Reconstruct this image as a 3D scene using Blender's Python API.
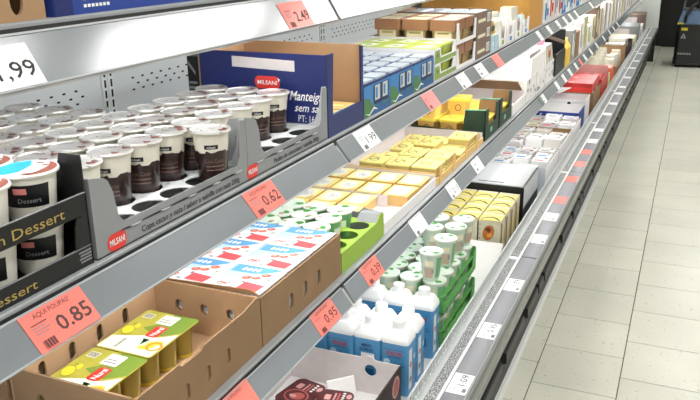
import bpy, math, random
import numpy as np
from mathutils import Vector, Matrix
from mathutils.geometry import tessellate_polygon
for o in list(bpy.data.objects): bpy.data.objects.remove(o)
scene = bpy.context.scene
COL = scene.collection
PI = math.pi
# ------------------------------------------------------------------ camera
FPX = 772.806
CAM = np.array([0.42424, -2.72239, 1.64558])
CR = np.array([0.91774952, 0.39694624, -0.01301924])
CU = np.array([-0.11349708, 0.29353991, 0.9491853])
CF = np.array([-0.3805972, 0.86963671, -0.31444835])
cd = bpy.data.cameras.new('camera'); cam = bpy.data.objects.new('camera', cd); COL.objects.link(cam)
cam.matrix_world = Matrix(((CR[0], CU[0], -CF[0], CAM[0]), (CR[1], CU[1], -CF[1], CAM[1]), (CR[2], CU[2], -CF[2], CAM[2]), (0, 0, 0, 1)))
cd.sensor_width = 36; cd.lens = 36 * FPX / 700; cd.clip_start = .02
scene.camera = cam
def P(px, py, x=None, y=None, z=None):      # pixel -> point on the plane that the thing touches
    d = CF + CR * (px - 350) / FPX - CU * (py - 200) / FPX
    t = (x - CAM[0]) / d[0] if x is not None else (y - CAM[1]) / d[1] if y is not None else (z - CAM[2]) / d[2]
    return CAM + t * d
# ------------------------------------------------------------------ world, exposure
scene.view_settings.view_transform = 'Standard'; scene.view_settings.look = 'None'
scene.view_settings.gamma = 1; scene.view_settings.use_curve_mapping = False
scene.view_settings.exposure = 0.0
w = bpy.data.worlds.new('world'); scene.world = w; w.use_nodes = True
w.node_tree.nodes['Background'].inputs[0].default_value = (.93, .97, 1, 1)
w.node_tree.nodes['Background'].inputs[1].default_value = .22
# ceiling luminaires of the shop: long rows above the aisle
LAMP_X = (.92, 3.3); LAMP_Y = [-4.9 + 1.95 * k for k in range(8)]; CEIL = 3.1; LAMP_W = 16.5
for lx in LAMP_X:
    for ly in LAMP_Y:
        ld = bpy.data.lights.new('luminaire_light', 'AREA'); ld.shape = 'RECTANGLE'; ld.size = .28; ld.size_y = 1.45
        ld.energy = LAMP_W; ld.color = (1, .985, .95)
        lo = bpy.data.objects.new('luminaire_light', ld); COL.objects.link(lo); lo.location = (lx, ly, CEIL - .075)
# ------------------------------------------------------------------ materials
def lin(h):
    c = [int(h[i:i + 2], 16) / 255 for i in (0, 2, 4)]
    return tuple(x / 12.92 if x <= .04045 else ((x + .055) / 1.055) ** 2.4 for x in c) + (1,)
MATS = {}
def mat(name, hexc, rough=.5, metal=0., noise=0., nscale=40., bump=0., bscale=200., trans=0., spec=.5, coat=0., emit=0., alpha=1., stretch=None):
    m = bpy.data.materials.new(name); m.use_nodes = True; nt = m.node_tree; b = nt.nodes['Principled BSDF']
    c = lin(hexc)
    b.inputs['Base Color'].default_value = c; b.inputs['Roughness'].default_value = rough; b.inputs['Metallic'].default_value = metal
    b.inputs['Specular IOR Level'].default_value = spec; b.inputs['Coat Weight'].default_value = coat; b.inputs['Coat Roughness'].default_value = .12
    b.inputs['Transmission Weight'].default_value = trans; b.inputs['Alpha'].default_value = alpha
    if emit: b.inputs['Emission Color'].default_value = c; b.inputs['Emission Strength'].default_value = emit
    if noise or bump:
        tc = nt.nodes.new('ShaderNodeTexCoord'); vec = tc.outputs['Object']
        if stretch:
            mp = nt.nodes.new('ShaderNodeMapping'); mp.inputs['Scale'].default_value = stretch; nt.links.new(vec, mp.inputs[0]); vec = mp.outputs[0]
    if noise:
        n = nt.nodes.new('ShaderNodeTexNoise'); n.inputs['Scale'].default_value = nscale; n.inputs['Detail'].default_value = 4; nt.links.new(vec, n.inputs['Vector'])
        r = nt.nodes.new('ShaderNodeValToRGB'); e = r.color_ramp.elements; e[0].position = .3; e[1].position = .7
        e[0].color = tuple(v * (1 - noise) for v in c[:3]) + (1,); e[1].color = tuple(min(1, v * (1 + noise * .6)) for v in c[:3]) + (1,)
        nt.links.new(n.outputs[0], r.inputs[0]); nt.links.new(r.outputs[0], b.inputs['Base Color'])
    if bump:
        n2 = nt.nodes.new('ShaderNodeTexNoise'); n2.inputs['Scale'].default_value = bscale; nt.links.new(vec, n2.inputs['Vector'])
        bp = nt.nodes.new('ShaderNodeBump'); bp.inputs['Strength'].default_value = bump; bp.inputs['Distance'].default_value = .002
        nt.links.new(n2.outputs[0], bp.inputs['Height']); nt.links.new(bp.outputs[0], b.inputs['Normal'])
    MATS[name] = m; return m
mat('steel_grey', '9A9D9F', .45, noise=.05, nscale=8)
mat('rail_grey', '7F8488', .17, noise=.02, nscale=3, spec=.5, coat=.5)
mat('rail_edge', 'A3A6A8', .35, coat=.1)
mat('groove', '151617', .6)
mat('white_metal', 'E4E7E4', .38, noise=.03, nscale=5)
mat('deck_white', 'C4C6C5', .5); mat('guard_white', 'BEC1BF', .45); mat('back_white', 'DDE1E0', .5, noise=.03, nscale=4)
mat('hole_dark', '18191B', .8)
mat('strip_grey', '6E6E74', .35, noise=.08, nscale=12, coat=.2)
mat('bumper', '6E706A', .3, noise=.06, nscale=7, coat=.4)
mat('bumper_dark', '1B1C1B', .25, coat=.3)
mat('kick_black', '060606', .55)
mat('kick_grey', '1E1F1E', .45, noise=.1)
mat('chrome', 'D6D6D2', .3, metal=.25)
mat('grout', '4A473C', .9)
mat('concrete', 'B9B7A6', .6, noise=.05)
mat('wall_dark', '14130F', .7, noise=.2)
mat('wall_white', 'DADFD8', .6)
mat('ceiling_white', 'CFD2D0', .9)
mat('lamp_body', 'D8D8D8', .5); mat('led', 'FFFFFF', .5, emit=27); mat('led_soft', 'FFFFFF', .5, emit=20); mat('lamp_glow', 'FFFFFF', .5, emit=6)
mat('kraft', '8F7152', .85, noise=.10, nscale=14, bump=.15, bscale=300); mat('kraft_in', 'AD8A66', .85, noise=.08, nscale=14)
mat('kraft_dark', '8F6A45', .85, noise=.1)
mat('card_grey', '8E9091', .55, noise=.05, nscale=10); mat('card_grey_in', 'BFC1C1', .6, noise=.04)
mat('card_white', 'E9E6E4', .65, noise=.04, nscale=10); mat('card_pale', 'D6CDCB', .7, noise=.04)
mat('card_black', '0E0F12', .45, noise=.15, coat=.1); mat('card_darkbrown', '3A2620', .5, noise=.15)
mat('blue_box', '1E2A66', .45, noise=.08, nscale=8, coat=.15); mat('blue_box2', '2A4494', .45, noise=.06)
mat('foil', 'E6E4E0', .3, metal=.55, noise=.14, nscale=60, bump=.5, bscale=90, coat=.2)
mat('foil_grey', 'D6D2CF', .28, metal=.6, noise=.16, nscale=70, bump=.4, bscale=90)
mat('foil_brown', '6B3A2E', .35, noise=.2); mat('foil_ink', '4A4542', .4)
mat('cream', 'DED8C8', .35, coat=.4); mat('chocolate', '2E1B17', .28, noise=.15, nscale=40, coat=.5); mat('cup_rim', 'DEDCD2', .3, coat=.3)
mat('choco_print', '7A5C50', .5); mat('milk_plastic', 'EDE9DC', .35, coat=.3)
mat('tag_red', 'FB7C6D', .55, coat=.15); mat('tag_pink', 'F58A84', .5, coat=.15); mat('tag_white', 'F2F3F2', .5, coat=.1)
mat('ink_black', '17171A', .6); mat('ink_dark', '54302E', .6); mat('ink_grey', '8A8A8C', .6); mat('ink_gold', 'B59C55', .5); mat('ink_white', 'F4F4F2', .5)
mat('logo_red', 'E2382E', .45, coat=.2); mat('logo_pink', 'E58C86', .45)
mat('lid_blue', '2AA6C8', .3, coat=.3); mat('lid_white', 'F1F1EF', .3, coat=.3); mat('lid_brown', '8A4A3A', .35, coat=.2)
mat('pear_green', '7C9638', .4, coat=.25); mat('pear_yellow', 'EFD83A', .4, coat=.25); mat('label_olive', 'BDB548', .4, coat=.25, noise=.15, nscale=25)
mat('label_cream', 'F2F0DC', .4, coat=.25); mat('pine_orange', 'E79A3A', .45); mat('jelly', 'D2C052', .15, trans=.6, coat=.5); mat('jelly_base', 'D3BE35', .3, trans=.2)
mat('pack_white', 'F3F3F2', .35, coat=.3); mat('pack_cyan', 'BFE2EC', .35, coat=.3); mat('pack_blue', '5FA3D6', .35, coat=.3); mat('pack_red', 'E8555A', .35, coat=.3); mat('berry', 'E86A5A', .4, coat=.3); mat('berry_pale', 'F0A58E', .4)
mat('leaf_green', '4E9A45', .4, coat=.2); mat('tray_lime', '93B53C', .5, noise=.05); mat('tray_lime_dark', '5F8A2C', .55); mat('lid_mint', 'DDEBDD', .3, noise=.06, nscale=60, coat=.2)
mat('custard_yellow', 'F8E68C', .4, noise=.05, coat=.2); mat('custard_pale', 'F6EFC0', .4, coat=.2); mat('orange_card', 'E4BC78', .55, noise=.06); mat('butter_yellow', 'F6EA92', .4, coat=.2, noise=.05)
mat('cheese_side', 'C7AE66', .5, noise=.1); mat('olive_ink', '5A5520', .6); mat('tub_yellow', 'FAE25C', .35, coat=.3); mat('tub_orange', 'F6CC72', .4, coat=.2); mat('darkgreen_card', '1E3B2A', .55, noise=.1); mat('mint_edge', '7FC7A4', .5)
mat('milk_blue', '4F93C2', .35, coat=.35, noise=.06, nscale=15); mat('milk_dark', '1F5C94', .4); mat('vigor_red', 'B8323A', .4); mat('navy_ink', '1B2E5C', .5)
mat('crate_green', '66AC5C', .5, noise=.06); mat('cup_white', 'E8ECE6', .35, coat=.25); mat('cup_green', '6FA873', .4, coat=.2); mat('cup_mint', 'C4D2BF', .35, coat=.25); mat('peach', 'BDA592', .5)
mat('carton_yellow', 'EAD872', .45, coat=.2, noise=.05); mat('carton_cream', 'D9D0B6', .5, noise=.08, nscale=30); mat('food_orange', 'C8702E', .5, noise=.3, nscale=60); mat('food_brown', '6B3518', .5)
mat('wine', '5A1F20', .4, noise=.3, nscale=50, coat=.3); mat('wine_light', 'C0605A', .45); mat('wine_pink', 'D9A39C', .45)
mat('lime_lid', 'B3C44A', .4, coat=.2); mat('lime_white', 'EEF2DC', .4); mat('green_card', '8DA65A', .55, noise=.05)
mat('brown_lid', '9A6B4C', .4, coat=.25, noise=.05); mat('brown_tub', 'A58A58', .4, coat=.2); mat('label_beige', 'E8DDBE', .45); mat('taupe_card', '7C6759', .6, noise=.1)
mat('sky_blue', '2F7FC0', .4, coat=.2); mat('wave_green', '3F7A40', .4, coat=.2); mat('lid_ice', 'D3DCE1', .28, metal=.35, coat=.3, noise=.06, nscale=50)
mat('red_box', 'C42B26', .45, coat=.2, noise=.06); mat('pink_lid', 'C77FA0', .4); mat('pouch', 'E6E2D2', .3, coat=.4, noise=.1, nscale=30); mat('pale_green', 'CBD6A0', .4, noise=.15, nscale=40)
mat('orange_pack', 'E2643A', .4, noise=.15); mat('tan_box', 'C08A3E', .7, noise=.05); mat('yellow_card', 'E7BE4B', .6); mat('speck', '2B2B2C', .6)
mat('machine_black', '0B0C0E', .35, coat=.2); mat('machine_blue', '3C5F80', .35, coat=.4, noise=.2, nscale=10); mat('machine_grey', '55585A', .4); mat('label_yellow', 'C9B92E', .5); mat('tyre', '101010', .8)
def floor_mat():
    m = mat('tile', 'C9C8B9', .33, spec=.4); nt = m.node_tree; b = nt.nodes['Principled BSDF']
    tc = nt.nodes.new('ShaderNodeNewGeometry'); inf = nt.nodes.new('ShaderNodeObjectInfo')
    n1 = nt.nodes.new('ShaderNodeTexNoise'); n1.inputs['Scale'].default_value = 55; n1.inputs['Detail'].default_value = 3; nt.links.new(tc.outputs['Position'], n1.inputs['Vector'])
    r1 = nt.nodes.new('ShaderNodeValToRGB'); e = r1.color_ramp.elements; e[0].position = .27; e[0].color = lin('9C9A8A'); e[1].position = .36; e[1].color = lin('CFCEBF')
    nt.links.new(n1.outputs[0], r1.inputs[0])
    n2 = nt.nodes.new('ShaderNodeTexNoise'); n2.inputs['Scale'].default_value = 2.2; nt.links.new(tc.outputs['Position'], n2.inputs['Vector'])
    mx = nt.nodes.new('ShaderNodeMix'); mx.data_type = 'RGBA'; mx.blend_type = 'MULTIPLY'; mx.inputs[0].default_value = 1
    r2 = nt.nodes.new('ShaderNodeValToRGB'); e = r2.color_ramp.elements; e[0].position = .3; e[0].color = (.86, .86, .85, 1); e[1].position = .7; e[1].color = (1, 1, 1, 1)
    nt.links.new(n2.outputs[0], r2.inputs[0]); nt.links.new(r1.outputs[0], mx.inputs[6]); nt.links.new(r2.outputs[0], mx.inputs[7])
    hv = nt.nodes.new('ShaderNodeHueSaturation'); mr = nt.nodes.new('ShaderNodeMapRange'); mr.inputs[3].default_value = .95; mr.inputs[4].default_value = 1.03
    nt.links.new(inf.outputs['Random'], mr.inputs[0]); nt.links.new(mr.outputs[0], hv.inputs['Value']); nt.links.new(mx.outputs[2], hv.inputs['Color']); nt.links.new(hv.outputs[0], b.inputs['Base Color'])
floor_mat()
def mesh_mat():      # honeycomb air grille: fine relief too small to build
    m = mat('air_mesh', '77787A', .5); nt = m.node_tree; b = nt.nodes['Principled BSDF']
    g = nt.nodes.new('ShaderNodeNewGeometry'); v = nt.nodes.new('ShaderNodeTexVoronoi'); v.feature = 'DISTANCE_TO_EDGE'; v.inputs['Scale'].default_value = 150
    nt.links.new(g.outputs['Position'], v.inputs['Vector']); r = nt.nodes.new('ShaderNodeValToRGB'); e = r.color_ramp.elements
    e[0].position = .04; e[0].color = lin('B4B5B5'); e[1].position = .16; e[1].color = lin('3A3B3D'); nt.links.new(v.outputs[0], r.inputs[0]); nt.links.new(r.outputs[0], b.inputs['Base Color'])
mesh_mat()
# ------------------------------------------------------------------ mesh building
def V3(a): return np.array(a, float)
def frame(o, u, v):
    o, u, v = V3(o), V3(u), V3(v); u = u / np.linalg.norm(u); v = v / np.linalg.norm(v)
    return (o, u, v, np.cross(u, v))
def F_aisle(x): return frame((x, 0, 0), (0, 1, 0), (0, 0, 1))      # faces +x, coordinates (y, z)
def F_near(y): return frame((0, y, 0), (1, 0, 0), (0, 0, 1))       # faces -y, coordinates (x, z)
def F_top(z): return frame((0, 0, z), (1, 0, 0), (0, 1, 0))        # faces +z, coordinates (x, y)
def at(f, a, b, c=0): return f[0] + a * f[1] + b * f[2] + c * f[3]
def sub(f, a, b): return (at(f, a, b), f[1], f[2], f[3])
def rect(a0, b0, a1, b1): return [(a0, b0), (a1, b0), (a1, b1), (a0, b1)]
def rrect(a0, b0, a1, b1, r, n=4):
    out = []
    for cx, cy, s in ((a1 - r, b0 + r, -90), (a1 - r, b1 - r, 0), (a0 + r, b1 - r, 90), (a0 + r, b0 + r, 180)):
        for k in range(n + 1):
            t = math.radians(s + 90 * k / n); out.append((cx + r * math.cos(t), cy + r * math.sin(t)))
    return out
def ell(cx, cy, rx, ry=None, n=20, rot=0):
    ry = rx if ry is None else ry; out = []
    for k in range(n):
        t = 2 * PI * k / n; a, b = rx * math.cos(t), ry * math.sin(t)
        out.append((cx + a * math.cos(rot) - b * math.sin(rot), cy + a * math.sin(rot) + b * math.cos(rot)))
    return out
def oval(cx, cy, wx, wy, n=6):
    r = min(wx, wy) / 2; return rrect(cx - wx / 2, cy - wy / 2, cx + wx / 2, cy + wy / 2, r * .999, n)
def blob(cx, cy, r, rng, n=9, jag=.35):
    return [(cx + r * (1 + rng.uniform(-jag, jag)) * math.cos(2 * PI * k / n), cy + r * (1 + rng.uniform(-jag, jag)) * math.sin(2 * PI * k / n)) for k in range(n)]
TXT = {}
def text_mesh(s, bold=0., shear=0.):
    k = (s, bold, shear)
    if k not in TXT:
        c = bpy.data.curves.new('t', 'FONT'); c.body = s; c.size = 1; c.resolution_u = 2; c.offset = bold; c.shear = shear
        o = bpy.data.objects.new('t', c); COL.objects.link(o)
        me = bpy.data.meshes.new_from_object(o)
        vs = [(v.co.x, v.co.y) for v in me.vertices]; fs = [tuple(p.vertices) for p in me.polygons]
        bpy.data.objects.remove(o); bpy.data.curves.remove(c); bpy.data.meshes.remove(me)
        xs = [v[0] for v in vs] or [0, 1]; ys = [v[1] for v in vs] or [0, 1]
        TXT[k] = (vs, fs, min(xs), max(xs), min(ys), max(ys))
    return TXT[k]
class MB:
    def __init__(s): s.v = []; s.f = []; s.m = []; s.mats = []; s.smooth = False
    def mi(s, m):
        if m not in s.mats: s.mats.append(m)
        return s.mats.index(m)
    def add(s, vs, fs, m):
        b = len(s.v); s.v += [tuple(float(c) for c in p) for p in vs]; i = s.mi(m)
        for f in fs: s.f.append(tuple(b + k for k in f)); s.m.append(i)
        return s
    def box(s, x0, y0, z0, x1, y1, z1, m, top=None):
        vs = [(x, y, z) for z in (z0, z1) for y in (y0, y1) for x in (x0, x1)]
        s.add(vs, [(0, 2, 3, 1), (0, 1, 5, 4), (1, 3, 7, 5), (3, 2, 6, 7), (2, 0, 4, 6)], m)
        return s.add(vs[4:], [(0, 1, 3, 2)], top or m)
    def hexa(s, lo, hi, z0, z1, m):       # two quads, lower and upper
        vs = [(*p, z0) for p in lo] + [(*p, z1) for p in hi]
        return s.add(vs, [(3, 2, 1, 0), (4, 5, 6, 7)] + [(k, (k + 1) % 4, 4 + (k + 1) % 4, 4 + k) for k in range(4)], m)
    def prism(s, poly, f, t, m, mback=None, holes=(), medge=None, c0=0.):
        loops = [list(poly)] + [list(h) for h in holes]; flat = [p for l in loops for p in l]
        tris = tessellate_polygon([[Vector((a, b, 0)) for a, b in l] for l in loops]); n = len(flat)
        fix = []
        for t3 in tris:
            (x0, y0), (x1, y1), (x2, y2) = (flat[i] for i in t3)
            fix.append(tuple(t3) if (x1 - x0) * (y2 - y0) - (x2 - x0) * (y1 - y0) > 0 else tuple(reversed(t3)))
        if t == 0: return s.add([at(f, a, b, c0) for a, b in flat], fix, m)
        top = [at(f, a, b, c0) for a, b in flat]; bot = [at(f, a, b, c0 - t) for a, b in flat]
        s.add(top, fix, m); s.add(bot, [tuple(reversed(q)) for q in fix], mback or m)
        ed = []; o = 0
        for l in loops:
            ar = sum(l[k][0] * l[(k + 1) % len(l)][1] - l[(k + 1) % len(l)][0] * l[k][1] for k in range(len(l)))
            outer = l is loops[0]
            for k in range(len(l)):
                i, j = o + k, o + (k + 1) % len(l)
                ed.append((i, n + i, n + j, j) if (ar > 0) == outer else (i, j, n + j, n + i))
            o += len(l)
        return s.add(top + bot, ed, medge or m)
    def flat(s, poly, f, m, c=.0004): return s.prism(poly, f, 0, m, c0=c)
    def ring(s, outer, inner, f, m, c=.0004): return s.prism(outer, f, 0, m, holes=[inner], c0=c)
    def lathe(s, prof, m, n=24, cx=0, cy=0, cap0=False, cap1=False, wob=None):
        vs = []
        for r, z in prof:
            for k in range(n):
                t = 2 * PI * k / n; dz = wob(t) if wob and (r, z) == prof[-1] else 0
                vs.append((cx + r * math.cos(t), cy + r * math.sin(t), z + dz))
        fs = [(i * n + k, i * n + (k + 1) % n, (i + 1) * n + (k + 1) % n, (i + 1) * n + k) for i in range(len(prof) - 1) for k in range(n)]
        if cap0: fs.append(tuple(reversed(range(n))))
        if cap1: fs.append(tuple((len(prof) - 1) * n + k for k in range(n)))
        s.smooth = True
        return s.add(vs, fs, m)
    def text(s, txt, f, a, b, h, m, c=.0005, align='l', bold=0., shear=0., width=None, wrap=None):
        vs, fs, x0, x1, y0, y1 = text_mesh(txt, bold, shear)
        if not vs: return s
        k = h / .7; kx = k if width is None else width / (x1 - x0); wd = kx * (x1 - x0)
        ax = a - (0 if align == 'l' else wd / 2 if align == 'c' else wd)
        if wrap:        # wrap = (cx, cy, radius): bend round a cup, a is an angle offset position
            cx, cy, r, a0 = wrap; out = []
            for x, y in vs:
                t = a0 + (ax + (x - x0) * kx) / r; out.append((cx + (r + c) * math.cos(t), cy + (r + c) * math.sin(t), b + y * k))
            return s.add(out, fs, m)
        return s.add([at(f, ax + (x - x0) * kx, b + y * k, c) for x, y in vs], fs, m)
    def patch(s, cx, cy, r, a0, a1, z0, z1, m, c=.0004, n=8):      # curved label on a cup
        vs = []
        for k in range(n + 1):
            t = a0 + (a1 - a0) * k / n
            for z, rr in ((z0, r[0] if isinstance(r, tuple) else r), (z1, r[1] if isinstance(r, tuple) else r)): vs.append((cx + (rr + c) * math.cos(t), cy + (rr + c) * math.sin(t), z))
        return s.add(vs, [(2 * k, 2 * k + 2, 2 * k + 3, 2 * k + 1) for k in range(n)], m)
    def tube(s, pts, r, m, n=8):
        pts = [V3(p) for p in pts]; vs = []
        for i, p in enumerate(pts):
            d = pts[min(i + 1, len(pts) - 1)] - pts[max(i - 1, 0)]; d /= np.linalg.norm(d)
            a = np.cross(d, (0, 0, 1.)); a = a if np.linalg.norm(a) > .1 else np.cross(d, (1., 0, 0)); a /= np.linalg.norm(a); b = np.cross(d, a)
            for k in range(n): t = 2 * PI * k / n; vs.append(p + r * (math.cos(t) * a + math.sin(t) * b))
        fs = [(i * n + k, i * n + (k + 1) % n, (i + 1) * n + (k + 1) % n, (i + 1) * n + k) for i in range(len(pts) - 1) for k in range(n)]
        fs += [tuple(range(n)), tuple((len(pts) - 1) * n + k for k in reversed(range(n)))]
        s.smooth = True; return s.add(vs, fs, m)
    def mesh(s, name, off=(0, 0, 0)):
        me = bpy.data.meshes.new(name); me.from_pydata([(x - off[0], y - off[1], z - off[2]) for x, y, z in s.v], [], s.f)
        for m in s.mats: me.materials.append(MATS[m])
        me.polygons.foreach_set('material_index', s.m)
        if s.smooth:
            me.polygons.foreach_set('use_smooth', [True] * len(me.polygons)); me.set_sharp_from_angle(angle=.6)
        me.update(); return me
def props(o, label=None, cat=None, group=None, kind=None):
    for k, v in (('label', label), ('category', cat), ('group', group), ('kind', kind)):
        if v: o[k] = v
    return o
def link(name, data, parent=None):
    o = bpy.data.objects.new(name, data); COL.objects.link(o)
    if parent is not None: o.parent = parent
    return o
def thing(name, label, cat, loc=(0, 0, 0), rz=0, group=None):
    o = link(name, None); o.empty_display_size = .05; o.location = loc; o.rotation_euler = (0, 0, rz)
    return props(o, label, cat, group)
def part(parent, name, mb, world=True, label=None):
    off = (0, 0, 0)
    if world:
        q = parent
        while q is not None: off = tuple(off[i] + q.location[i] for i in range(3)); q = q.parent
    return props(link(name, mb.mesh(name, off), parent), label)
def single(name, mb, label, cat, loc, group=None, kind=None):
    o = link(name, mb.mesh(name, loc)); o.location = loc; return props(o, label, cat, group, kind)
STUFF = ('perforation', 'upright_slot')
class Proto:          # parts in local coordinates, shared by every copy
    def __init__(s, kr=1, kz=1): s.p = []; s.k = (kr, kr, kz)
    def add(s, name, mb, parent=None):
        mb.v = [(x * s.k[0], y * s.k[1], z * s.k[2]) for x, y, z in mb.v]; s.p.append((name, mb.mesh(name), parent)); return len(s.p) - 1
    def place(s, name, label, cat, loc, rz=0, group=None, rx=0):
        t = thing(name, label, cat, loc, rz, group); t.rotation_euler[0] = rx; made = []
        for n, me, pa in s.p:
            made.append(link(n, me, t if pa is None else made[pa]))
            if n in STUFF: made[-1]['kind'] = 'stuff'
        return t
ORD = ['first', 'second', 'third', 'fourth', 'fifth', 'sixth', 'seventh', 'eighth', 'ninth', 'tenth', 'eleventh', 'twelfth', 'thirteenth', 'fourteenth', 'fifteenth', 'sixteenth', 'seventeenth', 'eighteenth', 'nineteenth', 'twentieth', 'twenty-first', 'twenty-second', 'twenty-third', 'twenty-fourth']
def from_near(k): return ORD[k] + ' from near end'
ROWN = ['front row', 'second row', 'third row', 'fourth row', 'fifth row', 'sixth row', 'rear row']
# ------------------------------------------------------------------ setting: floor, walls, ceiling
T = .32
fl = link('floor', MB().box(-1.2, -6, -.06, 6, 11.2, -.002, 'grout').box(1.6, -6, -.002, 6, 11.2, 0, 'concrete').box(-1.2, -6, -.002, 1.6, -1.12, 0, 'concrete').mesh('floor'))
props(fl, 'pale speckled square floor tiles of the aisle', None, None, 'structure')
tile = MB(); g = .0016
tile.hexa([(g, g), (T - g, g), (T - g, T - g), (g, T - g)], [(g + .001, g + .001), (T - g - .001, g + .001), (T - g - .001, T - g - .001), (g + .001, T - g - .001)], -.002, 0, 'tile')
tile_me = tile.mesh('floor_tile')
for c in range(-1, 5):
    for r in range(-4, 35):
        y = r * T + (0 if c % 2 == 0 else T / 2)
        if y + T > 11.2 or (c > 2 and r > 30): continue
        o = link('floor_tile', tile_me, fl); o.location = (c * T, y, 0)
# dark end wall with a louvred lower part, unseen top added white for rail reflections, pale end panel of the case
we = link('wall_far', MB().box(-1.2, 11.0, 0, 6, 11.15, 1.5, 'wall_dark').box(-1.2, 11.0, 1.5, 6, 11.15, CEIL, 'wall_white').mesh('wall_far')); props(we, 'far end wall of the aisle, dark below, unseen white part added above', None, None, 'structure')
wb = link('trim_1', MB().box(-.06, 10.97, 0, 6, 11.0, .09, 'wall_dark').mesh('trim_1')); props(wb, 'dark skirting at the foot of the far wall', None, None, 'structure')
wp = link('wall_left', MB().box(-1.2, 9.1, .47, -.012, 9.2, 2.2, 'wall_white').box(-1.2, 9.12, 0, -.03, 9.2, .47, 'kick_black').mesh('wall_left')); props(wp, 'pale end panel beside the last case module', None, None, 'structure')
wk = link('wall_rear', MB().box(-1.25, -6, 0, -1.1, 11.1, CEIL, 'wall_white').mesh('wall_rear')); props(wk, 'white wall behind the refrigerated cases', None, None, 'structure')
ce = link('ceiling', MB().box(-1.25, -6, CEIL, 6, 11.2, CEIL + .05, 'ceiling_white').mesh('ceiling')); props(ce, 'white shop ceiling above the aisle', None, None, 'structure')
for i, lx in enumerate(LAMP_X):
    for k, ly in enumerate(LAMP_Y):
        t = thing('ceiling_lamp', f'long white ceiling lamp, {ORD[k]} along the row {"over the aisle" if i == 0 else "over the next aisle"}', 'lamp', (lx, ly, CEIL - .07), group='ceiling lamps in rows')
        part(t, 'housing', MB().box(lx - .17, ly - .75, CEIL - .06, lx + .17, ly + .75, CEIL, 'lamp_body'))
        part(t, 'diffuser', MB().box(lx - .15, ly - .73, CEIL - .07, lx + .15, ly + .73, CEIL - .06, 'lamp_glow'))
# ------------------------------------------------------------------ refrigerated case, 1.25 m modules
XB = -.9
SH = {1: dict(z=1.563, xg=-.300, zg=1.556, xb=-.2628, zb=1.4947), 2: dict(z=1.235, xg=-.283, zg=1.229, xb=-.245, zb=1.182), 3: dict(z=.885, xg=-.271, zg=.879, xb=-.238, zb=.833)}
DECK = .37
MOD0, MODL, NMOD = -3.70, 1.25, 10
def railf(n, y=0):
    s = SH[n]; return frame((s['xb'], y, s['zb']), (0, 1, 0), (s['xg'] - s['xb'], 0, s['zg'] - s['zb']))
case = Proto()
L = MODL
def extr(mb, poly, m, y0=.001, y1=L - .001): return mb.prism(poly, F_near(y0), y1 - y0, m)
mb = MB().box(XB - .03, .001, 0.1, XB, L - .001, 2.0, 'back_white'); bp = case.add('back_panel', mb)
mb = MB()
for zr, off in ((1.322, 0), (1.306, .02), (1.291, 0), (.985, 0), (.969, .02), (.953, 0), (1.64, 0), (1.624, .02)):
    for k in range(2, 30):
        yy = .02 + off + k * .04
        if yy < L - .08: mb.box(XB, yy - .0045, zr - .0022, XB + .0008, yy + .0045, zr + .0022, 'hole_dark')
case.add('perforation', mb, bp)
for y0, y1 in ((.001, .022), (L - .022, L - .001)):
    up = case.add('upright', MB().box(XB, y0, .1, XB + .004, y1, 2.0, 'white_metal')); yy = (y0 + y1) / 2; mb = MB()
    for k in range(60): mb.box(XB + .004, yy - .003, .3 + k * .026, XB + .0046, yy + .003, .3 + k * .026 + .019, 'hole_dark')
    case.add('upright_slot', mb, up)
for n in (1, 2, 3):
    s = SH[n]; z = s['z']
    i = case.add('shelf', extr(MB(), [(XB + .006, z - .022), (s['xg'] - .02, z - .022), (s['xg'] - .02, z), (XB + .006, z)], 'steel_grey'))
    case.add('shelf_lip', extr(MB(), [(s['xg'] - .02, z - .02), (s['xg'] - .001, z - .012), (s['xg'] - .001, z - .002), (s['xg'] - .003, z), (s['xg'] - .02, z)], 'steel_grey'), i)
    case.add('rail_groove', extr(MB(), [(s['xg'] - .012, z - .03), (s['xg'] + .002, z - .011), (s['xg'] + .001, z - .0055), (s['xg'] - .012, z - .008)], 'groove', .003, L - .003), i)
    f = railf(n); ln = math.dist((s['xg'], s['zg']), (s['xb'], s['zb'])); vx, vz = f[2][0], f[2][2]; nx, nz = f[3][0], f[3][2]
    q = lambda a, c: (s['xb'] + a * vx + c * nx, s['zb'] + a * vz + c * nz)
    r = case.add('price_rail', extr(MB(), [q(0, 0), q(ln - .007, 0), q(ln - .003, -.003), q(ln - .003, -.006), q(0, -.005)], 'rail_grey', .014, L - .003), i)
    case.add('rail_edge', extr(MB(), [q(-.001, .0012), q(.0015, .0012), q(.0015, -.005), q(-.001, -.005)], 'rail_edge', .014, L - .003), i)
    case.add('rail_top_edge', extr(MB(), [q(ln - .0075, .0012), q(ln - .0045, .0012), q(ln - .0045, -.004), q(ln - .0075, -.004)], 'rail_edge', .014, L - .003), i)
    case.add('shelf_lamp', extr(MB(), [(s['xg'] - .06, z - .034), (s['xg'] - .035, z - .034), (s['xg'] - .035, z - .022), (s['xg'] - .06, z - .022)], 'led' if n < 3 else 'led_soft', .03, L - .03), i)
    case.add('added_lamp_shield', extr(MB(), [(s['xg'] - .033, z - .058), (s['xg'] - .031, z - .058), (s['xg'] - .031, z - .022), (s['xg'] - .033, z - .022)], 'steel_grey', .02, L - .02), i)  # added unseen plate, keeps the lamp light off the bumper strip
    case.add('rail_bracket', extr(MB(), [q(-.001, -.006), q(ln - .012, -.006), q(ln - .012, -.012), q(-.001, -.012)], 'chrome', .001, L - .001), i)
b = case.add('base_body', extr(MB(), [(XB, .1), (-.12, .1), (-.10, .34), (XB, .34)], 'kick_black'))
case.add('deck', extr(MB(), [(XB, .34), (-.13, .34), (-.13, DECK), (XB, DECK)], 'deck_white'))
case.add('front_wall', extr(MB(), [(-.131, .34), (-.118, .34), (-.118, .497), (-.131, .497)], 'white_metal'))
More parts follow.
